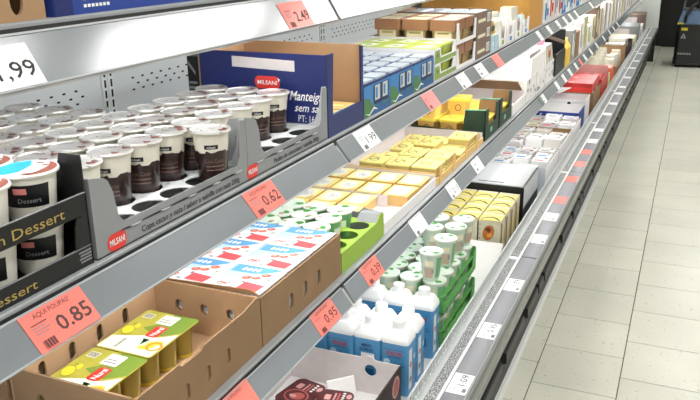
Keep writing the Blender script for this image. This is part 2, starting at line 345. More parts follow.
mb = MB().box(-.1365, .001, .536, -.1325, L - .001, .541, 'guard_white').box(-.1365, .001, .497, -.1325, L - .001, .506, 'guard_white')
for k in range(50): mb.box(-.136, .003 + k * .025, .505, -.133, .003 + k * .025 + .0085, .537, 'guard_white')
case.add('slotted_guard', mb)
case.add('white_profile', extr(MB(), [(-.133, .49), (-.117, .49), (-.117, .498), (-.122, .503), (-.126, .503), (-.133, .5)], 'guard_white'))
case.add('air_grille', extr(MB(), [(-.117, .48), (-.085, .48), (-.085, .497), (-.117, .497)], 'air_mesh', .004, L - .03))
case.add('grille_end', extr(MB(), [(-.117, .48), (-.085, .48), (-.085, .498), (-.117, .498)], 'white_metal', L - .03, L - .002))
case.add('grille_trim', extr(MB(), [(-.085, .48), (-.076, .48), (-.076, .5035), (-.080, .505), (-.085, .502)], 'white_metal'))
case.add('tag_strip', extr(MB(), [(-.076, .48), (-.016, .48), (-.016, .500), (-.076, .500)], 'strip_grey', .003, L - .003))
case.add('strip_trim', extr(MB(), [(-.016, .48), (-.0135, .48), (-.0135, .502), (-.016, .502)], 'rail_edge'))
case.add('bumper', extr(MB(), [(-.0135, .47), (.004, .47), (.0045, .478), (.0005, .49), (-.0055, .498), (-.0135, .500)], 'bumper'))
case.add('lower_bumper', extr(MB(), [(-.06, .42), (-.004, .425), (.0015, .438), (.0035, .455), (.003, .47), (-.06, .47)], 'bumper_dark'))
kp = case.add('kick_panel', extr(MB(), [(-.13, 0.0), (-.1, 0.0), (-.095, .1), (-.062, .16), (-.058, .425), (-.13, .425)], 'kick_black'))
for y0, y1 in ((.03, .245), (.275, .375), (.41, .83), (.9, 1.21)):
    case.add('vent_plate', extr(MB(), [(-.06, .225), (-.043, .23), (-.041, .235), (-.042, .268), (-.046, .272), (-.06, .272)], 'kick_grey', y0, y1), kp)
WORDS = ['', '', 'nearest', 'second', 'third', 'fourth', 'fifth', 'sixth', 'seventh', 'farthest']
for k in range(1, NMOD):
    lab = 'grey open refrigerated display case, module cut off by the left edge' if k == 1 else f'grey open refrigerated display case with angled price rails, {WORDS[k]} module of the line'
    if k == 2: lab = 'grey open refrigerated display case holding cocoa cups, the nearest whole module'
    case.place('refrigerated_case', lab, 'display case', (0, MOD0 + k * MODL, 0), group='refrigerated case modules')
kr = MB().prism([(-.098, 0), (-.076, 0), (-.077, .006), (-.086, .014), (-.098, .014)], F_near(-2.5), 5.55, 'chrome')
single('kick_rail', kr, 'bright metal strip along the floor at the foot of the case', 'strip', (-.087, 0, 0))
# ------------------------------------------------------------------ price tags
def tag_print(mb, f, w_, h_, price, ink, head=None, near=True):
    if head: mb.text(head, f, -w_ * .32, h_ * .29, h_ * .12, ink, align='l', width=w_ * .58)
    if price: mb.text(price, f, w_ * .45, -h_ * .26, h_ * .38, ink, align='r', width=w_ * .54, bold=.004 if ink == 'ink_black' else .014)
    if near:
        for k in range(4):
            mb.flat(rect(-w_ * .42, h_ * (.16 - .075 * k), -w_ * (.18 + .05 * (k % 2)), h_ * (.16 - .075 * k) + h_ * .022), f, ink if k < 1 else 'ink_grey', .0011)
        x = -w_ * .40
        for k in range(9):
            mb.flat(rect(x, -h_ * .44, x + w_ * .009 * (1 + k % 2), -h_ * .24), f, ink, .0011); x += w_ * .021
    else:
        mb.flat(rect(-w_ * .38, h_ * .1, -w_ * .05, h_ * .17), f, 'ink_grey', .0011); mb.flat(rect(-w_ * .38, -h_ * .3, -w_ * .15, -h_ * .15), f, 'ink_grey', .0011)
def price_tag(f, m, price, label, head=None, w_=.105, h_=.056, near=True):
    o = f[0]; t = thing('price_tag', label, 'price tag', tuple(o), group='price tags on the rails')
    part(t, 'card', MB().prism(rrect(-w_ / 2, -h_ / 2, w_ / 2, h_ / 2, .0015, 2), f, .0006, m, c0=.0012))
    mb = MB(); f2 = (f[0] + f[3] * .001, f[1], f[2], f[3]); ink = 'ink_dark' if m != 'tag_white' else 'ink_black'
    tag_print(mb, f2, w_, h_, price, ink, head, near); part(t, 'print', mb)
SHN = {1: 'the top shelf', 2: 'the middle shelf', 3: 'the lower shelf'}
def shelf_tags(n, rows):
    s = SH[n]; xm, zm = (s['xg'] + s['xb']) / 2, (s['zg'] + s['zb']) / 2; up = .027
    rows = sorted([((P(px, py, x=xm)[1] if py is not None else px), c, pr, hd) for px, py, c, pr, hd in rows])
    for k, (y, c, pr, hd) in enumerate(rows):
        cn = 'red' if c.startswith('tag_red') or c == 'tag_pink' else 'white'
        txt = f'reading {pr} ' if pr else ''
        price_tag(sub(railf(n, y), 0, up), c, pr, f'{cn} price tag {txt}on {SHN[n]}, {from_near(k)}', hd, .105 if y < 1.2 else .075, .054, near=y < 0)
shelf_tags(1, [(-2.086, None, 'tag_white', '1,99', None), (294, 20, 'tag_red', '2.49', None)])
A = 'AQUI POUPAS!'
shelf_tags(2, [(-2.066, None, 'tag_red', '0.85', A), (-1.548, None, 'tag_red', '0.62', A), (366, 145, 'tag_white', '1.99', None), (430, 99, 'tag_pink', None, None), (463, 79, 'tag_white', None, None), (481, 63, 'tag_white', None, None),
    (497.5, 53, 'tag_red', None, None), (539, 36, 'tag_white', None, None), (549, 28, 'tag_white', None, None), (558, 24, 'tag_white', None, None), (565, 19, 'tag_white', None, None), (570.5, 16, 'tag_white', None, None), (576, 13, 'tag_white', None, None), (591, 4, 'tag_white', None, None)])
shelf_tags(3, [(237, 393, 'tag_red', None, A), (-1.318, None, 'tag_red', '0.95', A), (-1.04, None, 'tag_red', '0.39', A), (418, 225, 'tag_white', None, None), (453, 188, 'tag_white', '2.15', None), (477, 166, 'tag_white', None, None), (544, 92, 'tag_white', None, None), (557, 82, 'tag_white', None, None),
    (564, 76, 'tag_white', None, None), (570, 70, 'tag_white', None, None), (576, 63.5, 'tag_white', None, None), (580.5, 59, 'tag_red', None, None), (585, 54, 'tag_white', None, None), (591, 47, 'tag_white', None, None), (597, 41, 'tag_white', None, None), (604, 35, 'tag_white', None, None), (610, 28, 'tag_white', None, None), (614, 24, 'tag_white', None, None), (618, 20, 'tag_white', None, None)])
rows = [(461, 384, 'w', '1.09'), (490, 331, 'w', '0.95'), (513, 285, 'w', '1.79'), (539, 239, 'w', None), (552, 217, 'w', None), (560, 200, 'r', None), (571, 179, 'r', None), (580, 164, 'r', None), (586, 152, 'r', None), (592, 141, 'w', None), (598, 130, 'w', None),
    (606, 114, 'w', None), (612, 103.5, 'w', None), (618, 93.5, 'w', None), (622, 87, 'w', None), (627, 77.5, 'w', None), (632, 68, 'w', None), (636, 61, 'w', None), (640, 53.5, 'w', None), (645, 45, 'w', None), (649, 38, 'w', None)]
for k, (px, py, c, pr) in enumerate(rows):
    y = P(px, py, z=.5)[1]; f = frame((-.046, y, .4995), (0, 1, 0), (-1, 0, 0))
    price_tag(f, 'tag_red' if c == 'r' else 'tag_white', pr, f'{"red" if c == "r" else "white"} price tag {"reading " + pr + " " if pr else ""}on the bumper strip, {from_near(k)}', None, .105 if k < 10 else .085, .055, near=k < 4)
# ------------------------------------------------------------------ cartons and trays
def carton(name, label, cat, x0, x1, y0, y1, z0, z1, mo, mi, t=.004, front=None, near=None, far=None, back=None, holes={}, group=None, hf=None, hn=None, hr=None, hb=None, base=None):
    """open cardboard tray; polygons (a, z) may replace the plain panels, h* lower single sides"""
    c = thing(name, label, cat, ((x0 + x1) / 2, (y0 + y1) / 2, z0), group=group)
    part(c, 'base', MB().box(x0 + t, y0 + t, z0, x1 - t, y1 - t, z0 + t, base or mi))
    ps = {}
    ps['front'] = part(c, 'front_panel', MB().prism(front or rect(y0, z0, y1, hf or z1), F_aisle(x1), t, mo, mi, holes.get('front', ())))
    ps['near'] = part(c, 'near_panel', MB().prism(near or rect(x0 + t, z0, x1 - t, hn or z1), F_near(y0), t, mo, mi, holes.get('near', ())))
    ps['far'] = part(c, 'far_panel', MB().prism(far or rect(x0 + t, z0, x1 - t, hr or z1), F_near(y1 - t), t, mi, mo, holes.get('far', ())))
    ps['back'] = part(c, 'back_panel', MB().prism(back or rect(y0, z0, y1, hb or z1), F_aisle(x0 + t), t, mi, mo, holes.get('back', ())))
    return c, ps
def logo(mb, f, a, b, w_, h_, c=.0006):
    mb.flat(rrect(a - w_ / 2, b - h_ / 2, a + w_ / 2, b + h_ / 2, h_ * .42, 4), f, 'logo_red', c); mb.flat([(a + w_ * .43, b + h_ * .05), (a + w_ * .52, b + h_ * .25), (a + w_ * .42, b + h_ * .42)], f, 'ink_white', c * 1.5)
    mb.text('MILSANI', f, a, b - h_ * .17, h_ * .33, 'ink_white', c * 2, 'c', bold=.012, width=w_ * .78)
# ---- cocoa cream cups
def copa_proto(v):
    rng = random.Random(v); p = Proto(.972, 1.07); tx = -.95     # direction of the printed side
    p.add('chocolate_layer', MB().lathe([(.0255, 0), (.0265, .002), (.0298, .050)], 'chocolate', 28, cap0=True, wob=lambda t: .0025 * math.sin(3 * t + v) + .0015 * math.sin(7 * t)))
    p.add('cream_layer', MB().lathe([(.0294, .046), (.0318, .072), (.0325, .078)], 'cream', 28))
    p.add('rim', MB().lathe([(.0325, .077), (.0362, .0775), (.0368, .0795), (.0355, .081)], 'cup_rim', 28))
    r = .0362; lid = MB().lathe([(r * 1.01, .0808), (r, .0818), (r * .93, .0816), (r * .9, .0804), (r * .55, .0806), (r * .2, .0808)], 'foil' if v % 3 else 'foil_grey', 28, cap1=True)
    a = rng.uniform(-.6, .3); lid.flat([(r * .8 * math.cos(a - .3), r * .8 * math.sin(a - .3)), (1.22 * r * math.cos(a), 1.22 * r * math.sin(a)), (r * .8 * math.cos(a + .3), r * .8 * math.sin(a + .3))], F_top(.0815), 'foil', 0)
    i = p.add('foil_lid', lid); mb = MB(); f = F_top(.0815)
    for k in range(2): t = a + rng.uniform(-.5, .5) + k * 1.2; mb.flat(blob(.026 * math.cos(t), .026 * math.sin(t), .0065, rng, 9, .5), f, 'foil_brown', .0003 + k * .0002)
    for k in range(4): t = rng.uniform(0, 6.28); d = rng.uniform(.006, .024); mb.flat(ell(d * math.cos(t), d * math.sin(t), .006, .0012, 10, t + 1), f, 'foil_ink' if k % 2 else 'foil_brown', .0008)
    mb.flat([(-.002, .028), (.006, .031), (.001, .024)], f, 'foil_ink', .001)
    p.add('lid_print', mb, i)
    mb = MB().patch(0, 0, (.0302, .0308), tx - .55, tx + .25, .053, .060, 'ink_black', .0004)
    mb.text('milsani', None, 0, .0545, .0038, 'ink_white', .0008, 'c', wrap=(0, 0, .0307, tx - .15))
    mb.text('Copa Cacao', None, 0, .030, .0065, 'choco_print', .0009, 'c', wrap=(0, 0, .0285, tx), shear=.2, width=.034)
    for k in range(2): mb.patch(0, 0, .0278 - .0006 * k, tx - .5, tx + .6, .0235 - .0065 * k, .0255 - .0065 * k, 'choco_print', .0012)
    p.add('label_print', mb); return p
copas = [copa_proto(v) for v in range(4)]
XR = [-.318, -.386, -.464, -.542, -.624, -.703, -.783]
YB = [-1.872, -1.80, -1.728, -1.656, -1.584]; YC = [-1.507, -1.429, -1.351, -1.273]
PLAT = 1.262; rng = random.Random(4)
def grey_tray(label, y0, y1, ys, txt, lx, x0, x1, rows, z=1.235, num='6880'):
    t = thing('cup_tray', label, 'tray', ((x0 + x1) / 2, (y0 + y1) / 2, z), group='grey cup trays')
    hs = [ell(XR[r], y, .0305, n=18) for r in rows for y in ys]
    part(t, 'platform', MB().prism(rect(x0 + .002, y0 + .002, x1 - .002, y1 - .002), F_top(PLAT), .0015, 'card_grey_in', 'card_grey', hs))
    part(t, 'base', MB().box(x0, y0, z, x1, y1, z + .002, 'card_grey'))
    hi, lo = 1.352, 1.273
    c1, c2 = y0 + .045, y1 - .022
    poly = [(y0, z), (y1, z), (y1, hi - .004), (c2 + .004, hi), (c2, hi - .008), (c2 - .004, lo + .012), (c2 - .014, lo), (c1 + .016, lo), (c1 + .006, lo + .012), (c1, hi - .03), (c1 - .008, hi - .012), (c1 - .016, hi - .006), (y0, hi)]
    fp = part(t, 'front_panel', MB().prism(poly, F_aisle(x1), .002, 'card_grey', 'card_grey_in'))
    e = [(x0, z), (x1 - .002, z), (x1 - .002, hi), (x1 - .035, hi - .004), (x1 - .06, 1.30), (x0, 1.30)]
    e2 = [(x0, z), (x1 - .002, z), (x1 - .002, hi), (x1 - .012, hi - .002), (x1 - .020, 1.30), (x1 - .032, 1.272), (x1 - .05, 1.264), (x0, 1.264)]
    part(t, 'near_panel', MB().prism(e, F_near(y0), .002, 'card_grey', 'card_grey_in')); part(t, 'far_panel', MB().prism(e2, F_near(y1 - .002), .002, 'card_grey_in', 'card_grey'))
    part(t, 'back_panel', MB().prism(rect(y0, z, y1, 1.30), F_aisle(x0 + .002), .002, 'card_grey_in', 'card_grey'))
    if txt:
        mb = MB(); f = F_aisle(x1); mb.text(txt, f, c1 + .052, z + .008, .0095, 'ink_black', .0005, bold=.012, width=(c2 - c1) * .82 if len(txt) > 45 else .2)
        mb.text(num, f, (y0 + y1) / 2 + .02, z + .022, .006, 'ink_black', .0005)
        mb.prism(rrect(lx - .020, z + .002, lx + .020, z + .027, .010), f, 0, 'logo_red', c0=.0005); mb.text('MILSANI', f, lx, z + .0105, .009, 'ink_white', .001, 'c', bold=.015, width=.032)
        part(t, 'print', mb)
    return t
grey_tray('grey cardboard cup tray with cocoa and vanilla lettering, beside the black tray', -1.957, -1.551, YB, 'Copa cacao y nata / sabor a vainilla con nata 200g', -1.915, -.592, -.2915, range(0, 4))
grey_tray('grey cardboard cup tray with chocolate pudding lettering, beside the tall blue box', -1.5495, -1.206, YC, 'Pudim de chocolate / vainilla 200g', -1.535, -.592, -.2915, range(0, 4), num='6881')
grey_tray('grey cardboard cup tray standing against the perforated back wall', -1.957, -1.551, YB, None, 0, -.84, -.596, range(4, 7))
n = 0
for r, x in enumerate(XR):
    for tn, ys in (('lettered', YB), ('pudding', YC)):
        for c, y in enumerate(ys):
            if r == 0: continue
            if tn == 'pudding' and (r > 3): continue
            tr = {'lettered': 'the cocoa lettered tray', 'pudding': 'the pudding tray'}[tn] if r < 4 else 'the rear tray'
            copas[rng.randrange(4)].place('dessert_cup', f'chocolate and cream dessert cup, {ROWN[r] if r < 4 else ROWN[r - 4]} of {tr}, {ORD[c]} from near end', 'dessert cup', (x + rng.uniform(-.002, .002), y, PLAT - .003), rng.uniform(-.25, .25), 'chocolate cream cups')
copas[1].place('dessert_cup', 'chocolate and cream dessert cup standing alone at the front of the cocoa tray', 'dessert cup', (-.3205, -1.620, PLAT - .003), .1, 'chocolate cream cups')
# ---- black trays with big dessert cups, two trays stacked
def bigcup_proto():
    p = Proto(); p.add('cup', MB().lathe([(.028, 0), (.029, .002), (.0345, .055), (.0355, .062)], 'milk_plastic', 32, cap0=True))
    p.add('rim', MB().lathe([(.0355, .061), (.0392, .0615), (.0398, .064), (.0385, .0655)], 'cup_rim', 32))
    i = p.add('foil_lid', MB().lathe([(.0392, .0652), (.0385, .0664), (.036, .0658), (.02, .0658)], 'lid_white', 32, cap1=True)); f = F_top(.0661)
    mb = MB().prism([(.0375 * math.cos(t), .0375 * math.sin(t)) for t in np.linspace(2.2, 4.6, 14)] + [(.004, -.02), (-.004, .012)], f, 0, 'lid_blue', c0=.0003)
    mb.prism([(.037 * math.cos(t), .037 * math.sin(t)) for t in np.linspace(-1.0, 1.5, 12)] + [(.018, .02), (.024, -.01)], f, 0, 'lid_brown', c0=.0003)
    for q in ((.012, .02), (-.002, .027), (.02, -.022)): mb.flat(ell(*q, .007, .003, 10, .6), f, 'lid_brown', .0006)
    p.add('lid_print', mb, i)
    tx = -.95; mb = MB().patch(0, 0, (.0311, .0342), tx - 1.0, tx + .9, .022, .052, 'card_black', .0005, 16).patch(0, 0, (.03295, .0338), tx - .45, tx + .05, .040, .048, 'logo_pink', .0010, 8)
    mb.text('Dessert', None, .004, .029, .006, 'ink_grey', .0022, 'c', wrap=(0, 0, .033, tx)); p.add('label_print', mb); return p
bigcup = bigcup_proto()
for lv, z in ((0, 1.235), (1, 1.307)):
    y1, x1, x0 = -1.964, -.2925, -.62; t = thing('dessert_tray', f'black cardboard tray with gold dessert lettering, {"bottom" if lv == 0 else "top"} of the stack', 'tray', (-.45, -2.15, z), group='stacked black dessert trays')
    part(t, 'base', MB().box(x0, -2.36, z, x1 - .002, y1 - .002, z + .0025, 'card_black'))
    top = z + .027; po = z + .0725
    pol = [(-2.36, z), (y1, z), (y1, top + .002), (-2.36, top)] if lv else [(-2.36, z), (y1, z), (y1, po), (y1 - .022, po - .002), (y1 - .026, po - .014), (y1 - .03, top), (-2.36, top)]
    part(t, 'front_panel', MB().prism(pol, F_aisle(x1), .002, 'card_black', 'card_black'))
    e = [(x0, z), (x1, z), (x1, po + (.008 if lv else -.002)), (x1 - .036, po + (.008 if lv else -.002)), (x1 - .05, z + .04), (x0, z + .04)]
    part(t, 'far_panel', MB().prism(e, F_near(y1 - .002), .002, 'card_black')); part(t, 'back_panel', MB().box(x0, -2.36, z, x0 + .002, y1, z + .05, 'card_black'))
    part(t, 'panel_edge', MB().prism([(-2.36, top), (y1, top + (.002 if lv else 0)), (y1, top + .0012 + (.002 if lv else 0)), (-2.36, top + .0012)], F_aisle(x1), .0022, 'ink_grey', c0=.0002))
    mb = MB(); f = F_aisle(x1)
    if lv: mb.text('on Dessert', f, -2.006, z + .006, .0135, 'ink_gold', .0005, 'r', width=.125)
    else:
        mb.text('Dessert', f, -2.066, z + .006, .012, 'ink_gold', .0005, 'r', width=.085)
        for k in range(4): mb.flat(rect(y1 - .026 + .002 * (k % 2), z + .021 - .0045 * k, y1 - .003, z + .0235 - .0045 * k), f, 'ink_grey', .0005)
    part(t, 'print', mb)
    for r in range(3):
        for c in range(2):
            bigcup.place('dessert_cup', f'white dessert cup with black band, {ROWN[r]} {"upper" if lv else "lower"} black tray, {"far" if c == 0 else "near"} end', 'dessert cup', (-.345 - .082 * r, -2.006 - .082 * c, z + .0027), .05 * (r - c), 'banded dessert cups')
# ---- tall blue butter box
y0, y1, x0, x1, z0 = -1.203, -1.0, -.622, -.2905, 1.235
fr = [(y0, z0), (y1, z0), (y1, 1.416), (y1 - .014, 1.416), (y1 - .012, 1.283), (y0 + .026, 1.281), (y0 + .028, 1.33), (y0 + .034, 1.419), (y0, 1.419)]
c, ps = carton('butter_box', 'tall blue cardboard box with script lettering and low front opening', 'box', x0, x1, y0, y1, z0, 1.418, 'blue_box', 'kraft_in', .004, front=fr)
f = F_near(y0); mb = MB(); mb.flat([(-.530, 1.408), (-.370, 1.403), (-.370, 1.379), (-.530, 1.384)], f, 'card_pale', .0005); logo(mb, f, -.440, 1.352, .064, .028)
mb.text('Manteiga', f, -.385, 1.316, .021, 'ink_white', .0006, shear=.35, bold=.01, width=.082); mb.text('sem sal', f, -.373, 1.291, .018, 'ink_white', .0006, shear=.35, bold=.008, width=.068)
mb.text('PT: 16', f, -.364, 1.268, .015, 'ink_white', .0006, width=.04); part(ps['near'], 'print', mb)
mb = MB().text('PT', F_aisle(x1), y0 + .06, 1.25, .008, 'blue_box2', .0005)
for k in range(5):
    for j in range(2):
        xx = -.335 - .066 * k; b = MB().box(xx - .03, -1.19 + .092 * j, z0 + .004, xx + .03, -1.105 + .092 * j, z0 + .044, 'pack_blue', 'orange_card'); b.flat(ell(xx, -1.15 + .092 * j, .018, .012), F_top(z0 + .044), 'butter_yellow', .0005)
        single('butter_pack', b, f'small blue and gold butter pack inside tall blue box, {ROWN[k]}, {"near" if j == 0 else "far"} side', 'butter', (xx, -1.147 + .092 * j, z0 + .004), 'butter packs in the blue box')
# dark carton standing behind the blue box against the wall
cb = MB().box(-.662, -1.19, 1.235, -.632, -1.02, 1.40, 'card_black'); fb = F_near(-1.19); cb.flat([(-.66, 1.39), (-.64, 1.365), (-.64, 1.355), (-.66, 1.38)], fb, 'ink_grey')
for k in range(4): cb.flat(rect(-.66, 1.335 - .012 * k, -.637, 1.341 - .012 * k), fb, 'ink_grey')
single('dark_carton', cb, 'narrow dark carton with grey print behind the tall blue box', 'carton', (-.647, -1.1, 1.235))
# ---- top shelf
z = 1.563; c, ps = carton('kraft_box', 'plain tan cardboard box with round hand hole on the top shelf', 'box', -.75, -.312, -2.42, -1.972, z, 1.80, 'kraft_in', 'kraft', .004, holes={'front': [ell(-2.016, 1.586, .010, .016)]})
c, ps = carton('blue_case', 'blue printed cardboard case with white lettering on the top shelf', 'box', -.75, -.311, -1.958, -1.62, z, 1.80, 'blue_box2', 'kraft_in', .004)
mb = MB(); f = F_aisle(-.311)
for k in range(5):
    for j in range(7): mb.flat(rect(-1.905 + .0075 * j, 1.571 + .0095 * k, -1.905 + .0075 * j + .0055, 1.5752 + .0095 * k), f, 'ink_white')
mb.flat(ell(-1.76, 1.60, .012), f, 'ink_gold'); mb.flat(rect(-1.775, 1.575, -1.745, 1.582), f, 'ink_gold'); part(ps['front'], 'print', mb)
part(c, 'edge_strip', MB().box(-.3125, -1.957, z, -.3105, -1.925, 1.80, 'blue_box'))
# ------------------------------------------------------------------ lower shelf (z = .885)
ZS = .885
def ends(y0, y1, z, ks, w_=.013, h_=.03): return [oval(k, z, w_, h_) for k in ks]
# ---- tray of pear and pineapple jelly packs
FX = -.2875
fr = [(-1.925, ZS), (-1.541, ZS), (-1.541, .997), (-1.553, .999), (-1.60, .990), (-1.735, .990), (-1.742, .984), (-1.80, .984), (-1.808, .991), (-1.925, .991)]
c, ps = carton('fruit_tray', 'brown cardboard tray with oval slots holding the green jelly packs', 'tray', -.54, FX, -1.925, -1.541, ZS, .996, 'kraft', 'kraft_in', .004, front=fr,
    holes={'front': ends(0, 0, .931, (-1.79, -1.726, -1.661)), 'far': ends(0, 0, .946, (-.478, -.417, -.355), .017, .026), 'near': ends(0, 0, .946, (-.478, -.417, -.355), .017, .026), 'back': ends(0, 0, .955, (-1.86, -1.787, -1.714, -1.64), .017, .034)})
part(c, 'inner_flap', MB().box(-.30, -1.90, ZS + .004, -.2925, -1.56, .975, 'kraft_in'))
def jelly_proto():
    p = Proto(); H = .066; p.k = (1, .95, 1)
    for i in range(2):
        for j in range(3):
            cx, cy = -.03 + .06 * i, -.0555 + .0555 * j
            q = p.add('jelly_cup', MB().lathe([(.0215, .001), (.0222, .006), (.0225, .010), (.0262, H - .002)], 'jelly', 20, cx, cy))
            p.add('cup_base', MB().lathe([(.0208, 0), (.0225, .002), (.023, .008)], 'jelly_base', 20, cx, cy, cap0=True), q)
    lb = p.add('printed_lid', MB().prism(rrect(-.061, -.083, .061, .083, .008), F_top(H + .001), .0016, 'label_olive'))
    f = F_top(H + .001); mb = MB()
    mb.flat([(-.058, -.080), (.058, -.080), (.059, .012), (.03, -.012), (.004, -.012), (-.02, -.022), (-.058, -.036)], f, 'label_cream', .0003)
    mb.flat([(-.022, .012), (.000, .040), (.004, .082), (.060, .082), (.060, .020), (.03, -.004), (.004, .000)], f, 'pear_green', .0006)
    mb.flat(rrect(-.012, .036, .024, .074, .003), f, 'label_cream', .0009); mb.flat(rect(-.008, .044, .018, .047), f, 'ink_grey', .0012); mb.flat(rect(-.008, .053, .014, .056), f, 'ink_grey', .0012)
    mb.flat(rect(-.052, .048, -.030, .068), f, 'label_cream', .0009)
    for k in range(8): mb.flat(rect(-.050 + .0024 * k, .050, -.0488 + .0024 * k, .066), f, 'ink_black', .0012)
    mb.flat(ell(-.044, -.006, .012, .017, 18, .35), f, 'pear_yellow', .0009); mb.flat(ell(-.036, .014, .006, .010, 14, .4), f, 'pear_yellow', .0010); mb.flat(ell(-.0445, .018, .004, .0012, 8), f, 'olive_ink', .0012)
    mb.ring(ell(-.044, -.006, .0128, .0178, 18, .35), ell(-.044, -.006, .012, .017, 18, .35), f, 'olive_ink', .0011)
    mb.prism(rrect(.000, -.016, .026, .028, .006), f, 0, 'logo_red', c0=.0010); g2 = (at(f, .020, .006, 0), V3((0, 1, 0)), V3((-1, 0, 0)), f[3]); mb.text('Nursi', g2, 0, 0, .012, 'ink_white', .0014, 'c', bold=.02, width=.036)
    for q in ((.038, -.034, .017, .009), (.030, -.052, .016, .008)): mb.flat(ell(*q, 16, .5), f, 'pear_yellow', .0007)
    mb.ring(ell(.044, -.045, .016, .018, 16), ell(.044, -.045, .010, .012, 16), f, 'pine_orange', .0009)
    for k in range(5): mb.flat([(.005 + .002 * k, -.024), (.012, -.038 - .004 * k), (.010 + .003 * k, -.026)], f, 'leaf_green', .0009)
    mb.text('ananas', (at(f, -.022, -.055, 0), V3((0, 1, 0)), V3((-1, 0, 0)), f[3]), 0, 0, .008, 'olive_ink', .0009, 'c', width=.036)
    p.add('lid_print', mb, lb); return p
jp = jelly_proto()
jp.place('jelly_pack', 'green and yellow pear jelly cup pack, far one in the brown slotted tray', 'jelly pack', (-.449, -1.680, ZS + .004), 0, 'jelly cup packs')
jp.place('jelly_pack', 'green and yellow pear jelly cup pack, near one beside the red 0.85 tag', 'jelly pack', (-.447, -1.8415, ZS + .004), 0, 'jelly cup packs')
for k, (ya, yb) in enumerate(((-1.925, -1.545), (-1.535, -1.16))):
    carton('stock_tray', f'brown cardboard stock tray behind the {["jelly", "strawberry yogurt"][k]} tray', 'tray', -.80, -.553, ya, yb, ZS, .99, 'kraft', 'kraft_dark', .004, group='rear stock trays')
# ---- tray of strawberry yogurt packs
c, ps = carton('yogurt_tray', 'brown cardboard tray with oval slots full of strawberry yogurt packs', 'tray', -.548, FX, -1.537, -1.157, ZS, .992, 'kraft', 'kraft_in', .004,
    holes={'front': ends(0, 0, .930, (-1.411, -1.344, -1.278), .017, .036), 'near': ends(0, 0, .946, (-.478, -.417, -.355), .019, .028)})
part(c, 'near_fold', MB().prism([(-.51, .992), (-.292, .998), (-.31, 1.006), (-.36, 1.004), (-.51, .998)], F_near(-1.5375), .003, 'kraft_dark'))
def straw_proto():
    p = Proto(); h_ = .058
    for i in range(2):
        for j in range(2): p.add('yogurt_cup', MB().hexa([(-.052 + .057 * i, -.052 + .057 * j), (-.005 + .057 * i, -.052 + .057 * j), (-.005 + .057 * i, -.005 + .057 * j), (-.052 + .057 * i, -.005 + .057 * j)], [(-.057 + .057 * i, -.057 + .057 * j), (-.001 + .057 * i, -.057 + .057 * j), (-.001 + .057 * i, -.001 + .057 * j), (-.057 + .057 * i, -.001 + .057 * j)], 0, h_, 'pack_white'))
    lb = p.add('printed_lid', MB().prism(rrect(-.0605, -.0605, .0605, .0605, .004, 2), F_top(h_ + .0012), .0014, 'pack_white')); f = F_top(h_ + .0012); mb = MB()
    mb.flat([(-.060, -.02), (-.060, .060), (.030, .060), (.010, .028), (-.02, .000)], f, 'pack_cyan', .0003)
    mb.flat([(-.056, .022), (-.056, .060), (.034, .060), (.052, .056), (.020, .030), (.0, .024)], f, 'pack_blue', .0006)
    g2 = (at(f, -.036, .034, 0), V3((1, .05, 0)), V3((-.05, 1, 0)), f[3]); [mb.flat(ell(.006 + .011 * k, .006, .004, .008, 10, -.3), g2, 'ink_white', .0009) for k in range(4)]
    for q in ((-.004, .002, .011), (.016, .006, .010), (.030, .024, .0105)): mb.flat(ell(q[0], q[1], q[2], q[2] * .8, 12, .4), f, 'berry', .0010); mb.flat(ell(q[0] - .002, q[1] + .001, q[2] * .45, q[2] * .35, 8), f, 'berry_pale', .0013)
    mb.flat([(.000, -.050), (.048, -.052), (.052, -.022), (.004, -.016)], f, 'pack_red', .0008); mb.flat([(-.004, -.014), (.002, -.012), (.004, -.022), (-.002, -.024)], f, 'ink_grey', .0010)
    mb.ring(ell(-.036, -.036, .014, .008, 16, .3), ell(-.036, -.036, .0115, .006, 16, .3), f, 'logo_red', .0008); mb.flat(rect(-.044, -.038, -.028, -.034), f, 'logo_red', .0008)
    mb.ring(ell(.046, .004, .007, .006, 12), ell(.046, .004, .0055, .0045, 12), f, 'leaf_green', .0008); mb.flat(rect(.043, .002, .049, .006), f, 'ink_grey', .0008)
    mb.flat(rect(-.018, -.052, -.008, -.046), f, 'ink_grey', .0008)
    p.add('lid_print', mb, lb); return p
sp = straw_proto()
for i in range(2):
    for j in range(3):
        x, y = -.3535 - .1235 * i, -1.4735 + .1225 * j
        for lv in range(2 if j == 0 or i == 0 else 2):
            if lv == 0: continue
            sp.place('yogurt_pack', f'white and blue strawberry yogurt four-pack, {["aisle side", "rear side"][i]}, {["nearest", "middle", "farthest"][j]} in the brown tray', 'yogurt pack', (x, y, ZS + .0525), .0, 'strawberry yogurt packs')
            b = MB().box(x - .058, y - .058, ZS + .0045, x + .058, y + .058, ZS + .0520, 'pack_white')
            single('yogurt_pack', b, f'lower-layer white yogurt four-pack, {["aisle side", "rear side"][i]}, {["nearest", "middle", "farthest"][j]} in the brown tray', 'yogurt pack', (x, y, ZS + .0045), 'hidden lower yogurt packs')
